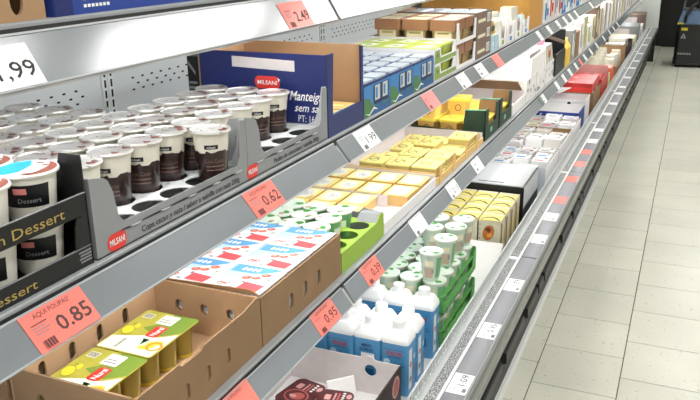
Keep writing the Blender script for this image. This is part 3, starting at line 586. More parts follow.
# ---- lime green cup tray
y0, y1, x0, x1 = -1.151, -.869, -.60, FX; PZ = .938
t = thing('cup_tray', 'lime green cardboard cup tray with empty round holes at the front', 'tray', (-.45, -1.01, ZS), group=None)
gx = [-.327, -.396, -.466, -.536]; gy = [-1.105, -1.030, -.955, -.893 + .0]
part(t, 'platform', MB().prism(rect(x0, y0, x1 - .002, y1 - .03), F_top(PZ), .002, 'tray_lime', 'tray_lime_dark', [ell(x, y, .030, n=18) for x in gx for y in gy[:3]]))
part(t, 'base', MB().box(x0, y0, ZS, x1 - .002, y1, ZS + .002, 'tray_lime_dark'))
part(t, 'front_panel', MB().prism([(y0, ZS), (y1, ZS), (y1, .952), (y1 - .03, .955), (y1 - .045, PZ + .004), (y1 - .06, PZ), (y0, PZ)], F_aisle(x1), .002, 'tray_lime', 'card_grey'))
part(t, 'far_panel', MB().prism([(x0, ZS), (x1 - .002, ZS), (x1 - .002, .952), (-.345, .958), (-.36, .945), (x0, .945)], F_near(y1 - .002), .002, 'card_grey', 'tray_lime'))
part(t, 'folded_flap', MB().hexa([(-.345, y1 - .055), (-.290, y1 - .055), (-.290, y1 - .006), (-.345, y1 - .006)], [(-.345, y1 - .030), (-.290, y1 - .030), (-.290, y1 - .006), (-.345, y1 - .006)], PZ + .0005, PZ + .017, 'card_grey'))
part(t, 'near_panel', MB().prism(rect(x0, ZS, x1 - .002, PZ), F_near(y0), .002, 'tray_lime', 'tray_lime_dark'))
def lidcup(rb, rt, h_, body, lid, marks, n=24, band=None, seed=0, text=None):
    p = Proto(); rng = random.Random(seed)
    p.add('cup', MB().lathe([(rb, 0), (rb * 1.04, .003), (rt * .93, h_ - .006), (rt * .94, h_ - .004)], body, n, cap0=True))
    p.add('rim', MB().lathe([(rt * .94, h_ - .006), (rt, h_ - .005), (rt * 1.01, h_ - .002), (rt * .97, h_)], 'cup_rim', n))
    i = p.add('foil_lid', MB().lathe([(rt, h_ - .0008), (rt * .98, h_ + .0008), (rt * .85, h_ + .0002), (rt * .4, h_ + .0006)], lid, n, cap1=True)); mb = MB(); f = F_top(h_ + .0010)
    for k, m in enumerate(marks): t = rng.uniform(0, 6.28); d = rt * rng.uniform(.45, .7); mb.flat(blob(d * math.cos(t), d * math.sin(t), rt * rng.uniform(.16, .3), rng), f, m, .0004 + .0002 * k)
    if marks: p.add('lid_print', mb, i)
    if band:
        mb = MB(); tx = -.95
        rr = lambda z: rb * 1.04 + (rt * .93 - rb * 1.04) * (z - .003) / (h_ - .009)
        for q_, (za, zb, a, b_, m) in enumerate(band): mb.patch(0, 0, (rr(za), rr(zb)), tx + a, tx + b_, za, zb, m, .0005 + .0002 * q_, 12)
        if text: mb.text(text, None, 0, h_ * .62, .006, 'ink_grey', .002, 'c', wrap=(0, 0, rt * .9, tx))
        p.add('label_print', mb)
    return p
gc = [lidcup(.024, .0345, .072, 'cup_green', 'lid_mint', ['leaf_green', 'peach', 'leaf_green'], seed=s, band=[(.01, .045, -1.2, .2, 'leaf_green'), (.02, .05, .3, 1.3, 'cup_white')]) for s in range(3)]
k = 0
for i, x in enumerate((-.377, -.447, -.517)):
    for j, y in enumerate((-1.100, -1.030, -.960)):
        gc[(i + j) % 3].place('yogurt_cup', f'green yogurt cup with white foil lid in lime tray, {ROWN[i]}, {["nearest", "middle", "farthest"][j]}', 'yogurt cup', (x, y, ZS + .022), rng.uniform(-1, 1), 'green yogurt cups')
# ---- yellow custard packs
y0, y1 = -.865, -.392
c, ps = carton('custard_tray', 'white cardboard tray of yellow custard packs beside the lime tray', 'tray', -.72, FX, y0, y1, ZS, .925, 'card_white', 'card_pale', .003, hf=.918, hb=.96, hn=.905)
part(c, 'divider', MB().box(-.715, -.6495, ZS + .003, -.36, -.6465, .925, 'card_pale'))
def custard_proto():
    p = Proto(); p.add('cup_block', MB().hexa(rect(-.034, -.046, .034, .046), rect(-.038, -.049, .038, .049), 0, .034, 'orange_card'))
    i = p.add('printed_lid', MB().prism(rrect(-.0395, -.0510, .0395, .0510, .003, 2), F_top(.0355), .0015, 'custard_yellow')); f = F_top(.0355); mb = MB()
    mb.flat(rrect(-.032, -.044, .026, .044, .008, 3), f, 'custard_pale', .0003); mb.flat(ell(0, 0, .026, .036, 18), f, 'lid_white', .0005)
    mb.ring(ell(.003, -.004, .016, .011, 14, .5), ell(.003, -.004, .0148, .0098, 14, .5), f, 'ink_grey', .0007)
    for k in range(3): mb.flat(ell(-.004 + .006 * k, .01 - .012 * k, .010, .0014, 8, .9), f, 'ink_grey', .0009)
    mb.flat([(.014, -.05), (.038, -.05), (.038, -.02)], f, 'orange_card', .0005); p.add('lid_print', mb, i); return p
cp = custard_proto(); cb2 = Proto(); cb2.add('cup_block', MB().box(-.0385, -.052, 0, .0385, .052, .0350, 'custard_yellow'))
for i in range(4):
    for j in range(4):
        x, y = -.340 - .088 * i, (-.811, -.703 - .0035, -.584, -.463)[j]
        if j < 2 and i == 0: continue
        zz = ZS + .003
        cp.place('custard_pack', f'yellow custard pack with pale oval print, {ROWN[i]}, {from_near(j)} of its tray', 'custard pack', (x, y, zz), 0, 'yellow custard packs')
# ---- yellow cheese packs
y0, y1 = -.386, .235
c, ps = carton('cheese_tray', 'pale cardboard tray with orange near panel full of yellow cheese packs', 'tray', -.62, FX, y0, y1, ZS, .928, 'orange_card', 'card_pale', .004, hf=.91, hb=.975)
mb = MB(); f = F_near(y0); mb.flat(rect(-.41, .904, -.35, .910), f, 'olive_ink'); mb.flat(rect(-.337, .903, -.305, .912), f, 'ink_black'); mb.flat(rect(-.60, .902, -.57, .914), f, 'olive_ink'); part(ps['near'], 'print', mb)
for j in range(4):
    part(c, 'side_post', MB().box(-.2875, y0 + .03 + .16 * j, .885, -.2855, y0 + .06 + .16 * j, .945, 'orange_card'))
def cheese_proto():
    p = Proto(); p.add('wrapper', MB().hexa(rect(-.041, -.056, .041, .056), rect(-.040, -.055, .040, .055), 0, .021, 'cheese_side')); p.add('lid', MB().prism(rrect(-.0425, -.0575, .0425, .0575, .004, 2), F_top(.026), .005, 'butter_yellow')); f = F_top(.026); mb = MB()
    mb.ring(ell(-.004, -.012, .017, .026, 18, .5), ell(-.004, -.012, .0142, .0222, 18, .5), f, 'olive_ink', .0004); mb.flat(rect(-.03, -.05, -.022, .05), f, 'orange_card', .0004)
    for k in range(5): mb.flat(ell(-.012 + .005 * k, -.022 + .006 * k, .009, .0014, 8, .35), f, 'olive_ink', .0006)
    mb.flat(ell(.022, .044, .012, .005, 12, .2), f, 'olive_ink', .0005); p.add('wrapper_print', mb); return p
chp = cheese_proto()
for i in range(3):
    for j in range(4):
        top = 2 if j in (0, 1) or i < 2 else 1
        x, y = -.338 - .094 * i, -.315 + .131 * j + (.03 if j > 1 else 0)
        for lv in range(2):
            if lv == 1 and ((i == 2 and j > 0) or (i, j) in ((0, 2), (1, 3))): continue
            chp.place('cheese_pack', f'yellow wrapped cheese pack, {["bottom", "top"][lv]} layer, {ROWN[i]}, {from_near(j)} of orange tray', 'cheese', (x, y, ZS + .004 + .0265 * lv), .04 * ((i + j + lv) % 3 - 1), 'yellow cheese packs')
# ---- dark green trays with yellow tubs
def tub_proto():
    p = Proto(); p.add('tub', MB().hexa(rrect(-.036, -.042, .036, .042, .01, 1)[::2], rrect(-.042, -.048, .042, .048, .01, 1)[::2], 0, .06, 'tub_orange'))
    i = p.add('lid', MB().prism(rrect(-.046, -.052, .046, .052, .01), F_top(.068), .010, 'tub_yellow')); mb = MB(); f = F_top(.068)
    for k in range(3): mb.flat(ell(-.012 + .012 * k, .0, .004, .012, 8), f, 'pine_orange', .0004)
    p.add('lid_print', mb, i); mb = MB(); mb.ring(ell(0, .03, .014, n=14), ell(0, .03, .011, n=14), F_near(-.0462), 'lid_brown', .0005); p.add('label_print', mb); return p
tb = tub_proto()
for n_, (y0, y1) in enumerate(((.262, .500), (.512, .752))):
    fr = [(y0, ZS), (y1, ZS), (y1, 1.012), (y1 - .05, 1.012), (y1 - .055, .94), (y0 + .055, .94), (y0 + .05, 1.012), (y0, 1.012)]
    nr = [(-.60, ZS), (FX, ZS), (FX, 1.010), (-.372, 1.006), (-.380, .930), (-.392, .922), (-.60, .930)]
    c, ps = carton('tub_tray', f'dark green cardboard tray of yellow tubs, {["near", "far"][n_]} one of the pair', 'tray', -.60, FX, y0, y1, ZS, 1.0, 'darkgreen_card', 'kraft', .004, front=fr, near=nr, far=[(a, b) for a, b in nr], group='dark green tub trays')
    part(c, 'top_edge', MB().prism([(FX - .085, 1.0062), (FX, 1.0102), (FX, 1.0135), (FX - .085, 1.0095)], F_near(y0 - .0003), .006, 'mint_edge')); part(ps['front'], 'print', MB().flat(rect(y0 + .09, .905, y0 + .12, .925), F_aisle(FX), 'mint_edge'))
    for i in range(3):
        for j in range(2):
            tb.place('yellow_tub', f'yellow lidded tub, {ROWN[i]}, {["near", "far"][j]} end of the {["near", "far"][n_]} dark green tray', 'tub', (-.345 - .097 * i, y0 + .064 + .110 * j, ZS + .0045), 0, 'yellow tubs')
            if n_ == 0 and i in (1, 2) and j == 1 or (n_ == 0 and (i, j) == (2, 0)) : tb.place('yellow_tub', f'yellow lidded tub stacked on top, {ROWN[i]}, {["near", "far"][j]} end of near green tray', 'tub', (-.345 - .097 * i, y0 + .064 + .110 * j, ZS + .0731), .1, 'yellow tubs')
# ------------------------------------------------------------------ middle shelf beyond the blue box
Z2 = 1.235; F2X = -.2905
def twin_proto():
    p = Proto(); h_ = .083
    for i in range(2):
        for j in range(2):
            cx, cy = -.0305 + .061 * i, -.046 + .092 * j
            q = p.add('yogurt_cup', MB().hexa(rect(cx - .024, cy - .036, cx + .024, cy + .036), rect(cx - .028, cy - .042, cx + .028, cy + .042), .004, h_, 'cup_white'))
            p.add('foil_lid', MB().prism(rrect(cx - .0235, cy - .0365, cx + .0235, cy + .0365, .008), F_top(h_ + .0045), .004, 'lid_ice'), q)
    p.add('lid_gap_shade', MB().box(-.060, -.0915, .076, .060, .0915, .0835, 'navy_ink'))  # added navy plate, its colour stands in for shade between the lids
    sl = p.add('sleeve', MB().prism(rect(-.093, 0, .093, .078), F_aisle(.0615), .0015, 'sky_blue').prism(rect(-.0615, 0, .0615, .078), F_near(-.093), .0015, 'sky_blue').box(-.0615, -.093, 0, .0615, .093, .002, 'sky_blue').box(-.0615, .0915, 0, .0615, .093, .078, 'sky_blue'))
    mb = MB(); f = F_aisle(.0615)
    mb.flat([(-.093, 0), (.093, 0), (.093, .030), (.04, .020), (.0, .030), (-.03, .020), (-.055, .044), (-.093, .050)], f, 'wave_green', .0004); mb.flat([(-.04, 0), (.093, 0), (.093, .026), (.05, .016), (.01, .024), (-.02, .012)], f, 'milk_dark', .0005)
    mb.flat([(-.052, .002), (.02, .002), (.045, .018), (.012, .028), (-.03, .014)], f, 'milk_dark', .0006)
    mb.prism(rrect(-.030, .024, .078, .074, .008), f, 0, 'navy_ink', c0=.0007)
    for a in (-.022, .032): mb.flat(rect(a, .034, a + .036, .072), f, 'lid_ice', .0010); mb.flat(rect(a + .006, .040, a + .018, .066), f, 'sky_blue', .0013)
    mb.flat([(-.09, .012), (-.06, .006), (-.03, .020), (.0, .009), (-.03, .014), (-.06, .002)], f, 'ink_white', .0012)
    p.add('sleeve_print', mb, sl); return p
tw = twin_proto()
for i in range(3):
    for j in range(3):
        tw.place('yogurt_pack', f'blue and green sleeved yogurt pack with foil lids, {ROWN[i]}, {from_near(j)}', 'yogurt pack', (F2X - .062 - .1235 * i, -.902 + .188 * j, Z2), 0, 'blue sleeved yogurt packs')
# lime lidded packs in a green-white two-tier tray
y0, y1 = -.425, -.185
for lv in range(2):
    z = Z2 + .05 * lv
    fr = [(y0, z), (y1, z), (y1, z + .049), (y1 - .03, z + .049), (y1 - .045, z + .02), (y0 + .075, z + .02), (y0 + .06, z + .049), (y0, z + .049)]
    c, ps = carton('lime_tray', f'white and green cardboard tray, {["lower", "upper"][lv]} of the two under lime packs', 'tray', -.60, F2X, y0, y1, z, z + .049, 'card_white', 'card_pale', .003, front=fr, group='lime pack trays')
    mb = MB(); f = F_aisle(F2X); mb.flat([(y0 + .002, z + .003), (y1 - .002, z + .003), (y1 - .002, z + .017), (y0 + .06, z + .017), (y0 + .052, z + .044), (y0 + .002, z + .044)], f, 'green_card', .0004)
    mb.flat(ell(y0 + .03, z + .028, .006), f, 'olive_ink', .0007); part(ps['front'], 'print', mb)
limep = Proto(); limep.add('tub', MB().hexa(rect(-.037, -.045, .037, .045), rect(-.043, -.051, .043, .051), 0, .040, 'lime_lid'))
i = limep.add('lid', MB().prism(rrect(-.046, -.054, .046, .054, .006, 2), F_top(.046), .006, 'lime_lid')); mb = MB(); f = F_top(.046); mb.flat([(-.034, -.03), (.02, -.036), (.034, .02), (-.01, .038)], f, 'lime_white', .0004); mb.flat(ell(.0, 0, .012, .016), f, 'green_card', .0007); limep.add('lid_print', mb, i)
for i in range(3):
    for j in range(2):
        for lv in range(2):
            limep.place('lime_tub', f'lime green lidded tub, {["lower", "upper"][lv]} tray, {ROWN[i]}, {["near", "far"][j]} end', 'tub', (-.345 - .095 * i, y0 + .064 + .112 * j, Z2 + .0035 + .05 * lv - (.0 if lv else .0)), 0, 'lime lidded tubs')
# brown lidded tubs, two layers
y0, y1 = -.178, .070
brownp = Proto(); brownp.add('tub', MB().hexa(rect(-.036, -.046, .036, .046), rect(-.041, -.051, .041, .051), 0, .062, 'brown_tub'))
i = brownp.add('lid', MB().prism(rrect(-.0475, -.057, .0475, .057, .006, 2), F_top(.076), .036, 'brown_lid')); mb = MB(); f = F_top(.076); mb.flat(rrect(-.036, -.045, .036, .045, .004, 2), f, 'label_beige', .0004); mb.ring(ell(0, 0, .018, .024), ell(0, 0, .015, .021), f, 'green_card', .0007); mb.flat(rect(-.02, -.004, .02, .004), f, 'ink_gold', .0009); brownp.add('lid_print', mb, i)
mb = MB(); f = F_near(-.0488); mb.flat(rect(-.03, .012, .03, .05), f, 'label_beige', .0004); mb.flat(rect(-.02, .028, .02, .034), f, 'ink_gold', .0007); brownp.add('label_print', mb)
for lv in range(2):
    z = Z2 + .084 * lv
    fr = [(y0, z), (y1, z), (y1, z + .07), (y1 - .02, z + .07), (y1 - .035, z + .012), (y0 + .035, z + .012), (y0 + .02, z + .07), (y0, z + .07)]
    c, ps = carton('tub_tray', f'white cut-out cardboard tray of brown lidded tubs, {["lower", "upper"][lv]} tier', 'tray', -.605, F2X, y0, y1, z, z + .02, 'card_white', 'card_pale', .003, front=fr, group='brown tub trays')
    for i in range(3):
        for j in range(2): brownp.place('spread_tub', f'tub with brown lid and beige label, {["lower", "upper"][lv]} tier, {ROWN[i]}, {["near", "far"][j]} end', 'tub', (-.3445 - .1 * i, y0 + .064 + .12 * j, z + .0035), 0, 'brown lidded tubs')
# stacked taupe cases with blue-white cups on top
y0, y1 = .078, .300
for lv in range(3):
    z = Z2 + .056 * lv
    c, ps = carton('printed_case', f'taupe printed cardboard case, {["bottom", "middle", "top"][lv]} of the stack beside the brown tubs', 'case', -.60, F2X, y0, y1, z, z + .0555, 'taupe_card', 'kraft_dark', .004, group='taupe printed cases')
    mb = MB(); f = F_aisle(F2X); mb.flat(rect(y0 + .02, z + .018, y0 + .13, z + .030), f, 'label_beige'); mb.flat(rect(y1 - .07, z + .012, y1 - .02, z + .046), f, 'card_white', .0004)
    for k in range(5): mb.flat(rect(y1 - .064 + .009 * k, z + .016, y1 - .06 + .009 * k, z + .042), f, 'ink_grey', .0007)
    f = F_near(y0)
    for k in range(9): mb.flat(rect(-.56 + .028 * k, z + .022, -.545 + .028 * k, z + .04), f, 'label_beige')
    part(c, 'print', mb)
ic = lidcup(.022, .0335, .048, 'cup_white', 'lid_ice', ['sky_blue'], seed=3)
for i in range(4):
    for j in range(3): ic.place('small_cup', f'small cup with blue and white foil lid on the taupe cases, {ROWN[i]}, {["nearest", "middle", "farthest"][j]}', 'cup', (-.333 - .071 * i, .116 + .072 * j, Z2 + .1165), i + j, 'blue and white cups')
def block(name, label, cat, x0, x1, y0, y1, z0, z1, m, top=None, prints=(), group=None, taper=0.):
    t = thing(name, label, cat, ((x0 + x1) / 2, (y0 + y1) / 2, z0), group=group); e = .004
    hi = rrect(x0 + taper, y0 + taper, x1 - taper, y1 - taper, min(.006, (x1 - x0) / 5), 2)
    part(t, 'body', MB().prism(hi, F_top(z1), z1 - z0, top or m, m, medge=m) if not taper else MB().hexa(rect(x0, y0, x1, y1), rect(x0 + taper, y0 + taper, x1 - taper, y1 - taper), z0, z1, m))
    mb = MB()
    for side, a0, b0, a1, b1, mm in prints:      # fractions of the face
        k = .0006 + .0003 * len(mb.f) / 10
        if side == 'f': f = F_aisle(x1); mb.flat(rect(y0 + (y1 - y0) * a0, z0 + (z1 - z0) * b0, y0 + (y1 - y0) * a1, z0 + (z1 - z0) * b1), f, mm, k)
        elif side == 'n': f = F_near(y0); mb.flat(rect(x0 + (x1 - x0) * a0, z0 + (z1 - z0) * b0, x0 + (x1 - x0) * a1, z0 + (z1 - z0) * b1), f, mm, k)
        else: f = F_top(z1); mb.flat(rect(x0 + (x1 - x0) * a0, y0 + (y1 - y0) * b0, x0 + (x1 - x0) * a1, y0 + (y1 - y0) * b1), f, mm, k)
    if mb.f: part(t, 'print', mb)
    return t
PR = [('f', .1, .2, .6, .5, 'ink_grey'), ('f', .15, .62, .9, .85, 'sky_blue'), ('n', .15, .5, .85, .85, 'label_beige')]
block('pale_blue_carton', 'pale blue carton low at the front after the taupe cases', 'carton', -.37, F2X, .325, .43, Z2, 1.295, 'pack_cyan', 'lid_white', [('f', .4, .1, .45, .9, 'sky_blue'), ('f', .1, .3, .3, .6, 'ink_white')])
block('cheese_tub', 'round-shouldered tub with olive label beside the pale blue carton', 'tub', -.38, F2X - .01, .335, .42, 1.295, 1.345, 'ink_gold', 'label_beige', [('f', .2, .3, .8, .7, 'olive_ink')], taper=.008)
for k, (yy, hh, m) in enumerate(((.45, .09, 'pouch'), (.60, .08, 'card_white'), (.76, .10, 'pouch'), (.93, .075, 'pack_cyan'))):
    fr = [(yy, Z2), (yy + .14, Z2), (yy + .14, Z2 + hh), (yy + .115, Z2 + hh), (yy + .1, Z2 + .03), (yy + .04, Z2 + .03), (yy + .025, Z2 + hh * .9), (yy, Z2 + hh * .9)]
    c, ps = carton('white_tray', f'white cut-out cardboard tray of pale pouches, {ORD[k]} beyond the taupe cases', 'tray', -.58, F2X, yy, yy + .14, Z2, Z2 + hh * .8, 'card_white', 'card_pale', .003, front=fr, group='white pouch trays')
    part(ps['front'], 'print', MB().flat(rect(yy + .05, Z2 + .006, yy + .09, Z2 + .024), F_aisle(F2X), 'sky_blue' if k % 2 else 'green_card'))
    for i in range(3):
        pm = MB(); xx = -.34 - .085 * i; q = [(xx - .036, yy + .012), (xx + .036, yy + .012), (xx + .036, yy + .126), (xx - .036, yy + .126)]
        pm.hexa(q, [(xx - .028, yy + .03), (xx + .022, yy + .02), (xx + .03, yy + .11), (xx - .03, yy + .118)], Z2 + .0032, Z2 + hh * (1.1 + .12 * ((i + k) % 3)), m)
        pm.flat(rect(xx - .02, yy + .035, xx + .012, yy + .085), F_top(Z2 + hh * (1.1 + .12 * ((i + k) % 3))), 'ink_gold' if k == 0 else 'green_card', .0008)
        single('food_pouch', pm, f'pale food pouch, {ROWN[i]} of the {ORD[k]} white tray past taupe cases', 'pouch', (xx, yy + .07, Z2 + .0032), 'pale food pouches')
c, ps = carton('tan_case', 'large plain tan cardboard case under the top shelf rail', 'case', -.84, -.30, 1.10, 1.46, Z2, 1.47, 'tan_box', 'kraft_dark', .004)
cols = [('lid_white', 'sky_blue'), ('lid_white', 'logo_red'), ('card_pale', 'ink_grey'), ('lid_white', 'red_box'), ('sky_blue', 'lid_white'), ('card_white', 'sky_blue'), ('pack_cyan', 'milk_dark'), ('lid_white', 'logo_red'), ('sky_blue', 'lid_white'), ('card_white', 'ink_grey'), ('lid_white', 'green_card'), ('card_pale', 'red_box')]
for k, (m, m2) in enumerate(cols):
    y = 1.48 + .15 * k
    block('upright_carton', f'upright {"blue" if m == "sky_blue" else "white"} food carton beyond the tan case, {from_near(k)}', 'carton', -.40, F2X, y, y + .135, Z2, Z2 + .12 + .03 * (k % 3), m, None, [('f', .12, .15, .4, .85, m2), ('f', .5, .3, .9, .6, m2), ('n', .2, .3, .8, .7, m2)], group='upright cartons beyond the tan case')
    block('upright_carton', f'upright carton of the row behind, beyond the tan case, {from_near(k)}', 'carton', -.54, -.43, y, y + .135, Z2, Z2 + .16, m2, None, [('n', .2, .3, .8, .7, m)], group='rear cartons beyond the tan case')
# ------------------------------------------------------------------ lower shelf, far part
c, ps = carton('white_box', 'open white cardboard box with brown inner flap on the lower shelf', 'box', -.62, FX, .77, 1.06, ZS, .955, 'card_white', 'card_pale', .004, hf=.935)
part(c, 'lid_flap', MB().hexa([(-.60, 1.045), (-.30, 1.045), (-.30, 1.052), (-.60, 1.052)], [(-.58, .97), (-.31, .97), (-.31, .977), (-.58, .977)], .956, 1.01, 'kraft'))
def specks(mb, f, a0, b0, a1, b1, n, rg):
    for k in range(n): mb.flat(blob(rg.uniform(a0, a1), rg.uniform(b0, b1), rg.uniform(.005, .012), rg, 7, .6), f, 'speck', .0005 + .0001 * k)
rg = random.Random(9)
for k, (ya, yb) in enumerate(((1.08, 1.34), (1.36, 1.60), (1.62, 1.88))):
    t = thing('speckled_case', f'white case with black speckled print, {["nearest", "middle", "farthest"][k]} of three', 'case', (-.45, (ya + yb) / 2, ZS), group='speckled white cases')
    part(t, 'body', MB().box(-.62, ya, ZS, FX, yb, ZS + .115, 'card_white')); mb = MB(); specks(mb, F_aisle(FX), ya + .02, ZS + .015, yb - .02, ZS + .1, 8, rg); specks(mb, F_near(ya), -.33, ZS + .015, FX - .015, ZS + .1, 3, rg); part(t, 'print', mb)
c, ps = carton('white_case', 'white open case standing on the speckled cases', 'case', -.66, FX - .002, 1.20, 1.585, ZS + .115, ZS + .205, 'card_white', 'card_pale', .004)
for i in range(4): single('film_pack', MB().hexa(rect(-.645 + .088 * i, 1.22, -.565 + .088 * i, 1.56), rect(-.635 + .088 * i, 1.24, -.575 + .088 * i, 1.54), ZS + .1195, ZS + .215, 'foil_grey'), f'grey film-wrapped pack in the upper white case, {ORD[i]} from the wall', 'pack', (-.605 + .088 * i, 1.39, ZS + .1195), 'film-wrapped packs')
bag = MB(); bag.hexa(rect(-.43, 1.62, -.29, 1.86), rect(-.42, 1.64, -.30, 1.84), ZS + .1155, ZS + .21, 'pouch'); bag.flat(blob(1.74, ZS + .16, .025, rg), F_aisle(-.294), 'orange_pack', .004)
single('clear_tray', bag, 'clear wrapped tray with orange mark on the farthest speckled case', 'food tray', (-.36, 1.74, ZS + .1155))
pk = MB().lathe([(.06, ZS + .2105), (.066, ZS + .225), (.06, ZS + .24), (.03, ZS + .25)], 'pink_lid', 20, -.39, 1.75, True, True); single('pink_bowl', pk, 'pink rounded lid on top of the clear wrapped tray', 'lid', (-.39, 1.75, ZS + .2105))
c, ps = carton('black_case', 'black cardboard case tilted open behind the clear tray', 'case', -.60, FX, 1.95, 2.30, ZS, ZS + .13, 'card_black', 'card_black', .005, hr=ZS + .24)
part(c, 'taupe_edge', MB().prism([(-.60, ZS + .24), (FX, ZS + .15), (FX, ZS + .17), (-.60, ZS + .26)], F_near(2.285), .008, 'taupe_card'))
wedge = MB().prism([(-.55, ZS), (FX, ZS), (FX, ZS + .11), (-.34, ZS + .19), (-.44, ZS + .23), (-.55, ZS + .23)], F_near(2.34), .20, 'yellow_card'); single('yellow_case', wedge, 'yellow slope-fronted case behind the black case', 'case', (-.42, 2.44, ZS))
far3 = [(2.58, .16, .20, 'card_grey', 'ink_white'), (2.78, .16, .17, 'kraft', 'kraft_dark'), (2.98, .14, .21, 'card_white', 'ink_grey'), (3.16, .2, .24, 'pouch', 'label_yellow'), (3.40, .22, .15, 'card_white', 'green_card'), (3.66, .2, .2, 'label_beige', 'taupe_card'), (3.9, .24, .25, 'taupe_card', 'label_beige')]
for k, (y, l, h_, m, m2) in enumerate(far3):
    block('food_case', f'{["grey", "brown", "white", "cream", "white and green", "beige", "taupe"][k]} food case on the lower shelf past the yellow case', 'case', -.58, FX, y, y + l, ZS, ZS + h_, m, None, [('f', .2, .2, .45, .9, m2), ('f', .6, .1, .8, .6, m2), ('n', .5, .3, .9, .8, m2)], group='far lower shelf cases')
for k in range(14):
    y = 4.2 + .33 * k
    block('tall_carton', f'tall narrow carton with dark stripe far along the lower shelf, {from_near(k)}', 'carton', -.56, FX, y, y + .22, ZS, ZS + .22 + .02 * (k % 2), ['label_beige', 'card_pale', 'card_white'][k % 3], None, [('f', .2, 0, .42, 1, 'card_darkbrown'), ('f', .7, .1, .85, .9, 'ink_grey'), ('n', .3, .2, .7, .8, 'kraft')], group='tall cartons far along the lower shelf')
# ------------------------------------------------------------------ deck
ZD = DECK
c, ps = carton('dark_print_box', 'white-lined box with dark brown printed front before the milk cartons', 'box', -.60, -.236, -1.26, -.862, ZD, .487, 'card_darkbrown', 'card_pale', .004, base='card_white',
    far=[(-.596, ZD), (-.240, ZD), (-.240, .487), (-.315, .487), (-.322, .496), (-.345, .500), (-.362, .490), (-.596, .489)], holes={'far': [ell(-.330, .452, .019, .019)]})
mb = MB(); f = F_aisle(-.236); mb.flat(ell(-.905, .44, .03, .034, 20), f, 'wine_pink'); mb.flat(ell(-.905, .44, .022, .026, 20), f, 'wine_light', .0008); mb.flat(rect(-1.2, .40, -1.0, .43), f, 'ink_gold'); part(ps['front'], 'print', mb)
part(c, 'side_flap', MB().hexa([(-.42, -.96), (-.36, -.90), (-.365, -.895), (-.425, -.955)], [(-.43, -.955), (-.37, -.895), (-.375, -.89), (-.435, -.95)], ZD + .004, ZD + .07, 'card_white'))
def wine_proto():
    p = Proto(); p.add('pot', MB().hexa(rect(-.04, -.055, .04, .055), rect(-.045, -.06, .045, .06), 0, .06, 'cup_white'))
    i = p.add('printed_lid', MB().prism(rrect(-.05, -.066, .05, .066, .022, 5), F_top(.064), .004, 'wine')); mb = MB(); f = F_top(.064)
    mb.ring(ell(0, -.02, .038, .032, 20), ell(0, -.02, .033, .027, 20), f, 'wine_light', .0004); mb.flat(ell(.004, -.02, .022, .018, 14, .5), f, 'wine_light', .0006); mb.flat(ell(-.008, -.025, .012, .008, 10), f, 'wine_pink', .0009)
    mb.flat(rrect(-.03, .014, -.012, .04, .004), f, 'wine_pink', .0005); mb.flat(rect(-.004, .012, .001, .05), f, 'wine_pink', .0005); mb.flat(rect(.006, .012, .012, .052), f, 'wine_light', .0005)
    for k in range(4): mb.flat(ell(.022, .02 + .011 * k, .005, .004, 8), f, 'ink_white', .0006)
    mb.flat(ell(.038, .04, .008, .012, 12), f, 'wine_pink', .0006); p.add('lid_print', mb, i); return p
wp_ = wine_proto()
for k, (x, y, r) in enumerate(((-.372, -1.045, .15), (-.478, -1.03, -.2), (-.38, -1.18, 0), (-.485, -1.17, .1), (-.286, -1.19, 0))):
    wp_.place('pudding_pot', f'dark red lidded pudding pot in the brown-fronted box, {["beside the white side flap", "behind the near price rail", "in the middle near the camera", "at the rear near the camera", "at the aisle side near the camera"][k]}', 'pudding pot', (x, y, ZD + .0045), r, 'dark red pots')
def milk_proto(face):
    p = Proto(); a = .0385; p.k = (1.12, 1, 1)
    p.add('body', MB().prism(rrect(-a, -a, a, a, .010, 3), F_top(.168), .168, 'milk_blue'))
    s1, s2 = rrect(-a, -a, a, a, .010, 3), rrect(-.028, -.026, .028, .030, .012, 3); n = len(s1); top = MB()
    rings = [(s1, .168), (s1, .177), ([(x * .97, y * .97) for x, y in s1], .181), (s2, .201), ([(x * .8, y * .8 + .0005) for x, y in s2], .203)]
    vs = [(x, y, z) for r, z in rings for x, y in r]; fs = [(i * n + k, i * n + (k + 1) % n, (i + 1) * n + (k + 1) % n, (i + 1) * n + k) for i in range(4) for k in range(n)] + [tuple(4 * n + k for k in range(n))]
    top.add(vs, fs, 'lid_white'); top.smooth = True; i = p.add('shoulder', top)
    p.add('cap', MB().lathe([(.0195, .202), (.0195, .206), (.0175, .207), (.0175, .225), (.0160, .2285), (.008, .229)], 'lid_white', 24, 0, .002, cap1=True), i)
    mb = MB(); f = F_near(-a)
    if face == 'v': mb.text('VIGOR', f, 0, .130, .013, 'vigor_red', .0005, 'c', bold=.03, width=.046); mb.flat(rect(-.03, .148, .028, .1495), f, 'milk_dark'); mb.flat(rect(-.016, .124, .018, .1262), f, 'milk_dark')
    else: mb.text('MEIO', f, -.014, .142, .0095, 'navy_ink', .0005, 'l', bold=.03, width=.028); mb.text('GORDO', f, -.020, .128, .0095, 'navy_ink', .0005, 'l', bold=.03, width=.038); mb.flat(rect(-.016, .106, .022, .122), f, 'ink_white')
    mb.flat(ell(-.02, .108 if face == 'v' else .09, .0095, n=16), f, 'pack_cyan'); mb.flat(rect(.0, .104, .024, .106), f, 'milk_dark'); mb.flat(rect(.0, .096, .030, .098), f, 'milk_dark'); mb.flat(rect(-.02, .04, .02, .07), f, 'milk_dark')
    f = F_aisle(a); mb.flat(rect(-.030, .02, -.004, .150), f, 'card_white'); mb.flat(blob(-.016, .10, .008, rg), f, 'wine_light', .0008); mb.flat(blob(-.016, .05, .009, rg), f, 'ink_grey', .0008); mb.flat(blob(.018, .11, .010, rg), f, 'pack_cyan'); mb.flat(ell(.02, .07, .006, .014), f, 'ink_grey')
    p.add('print', mb); return p
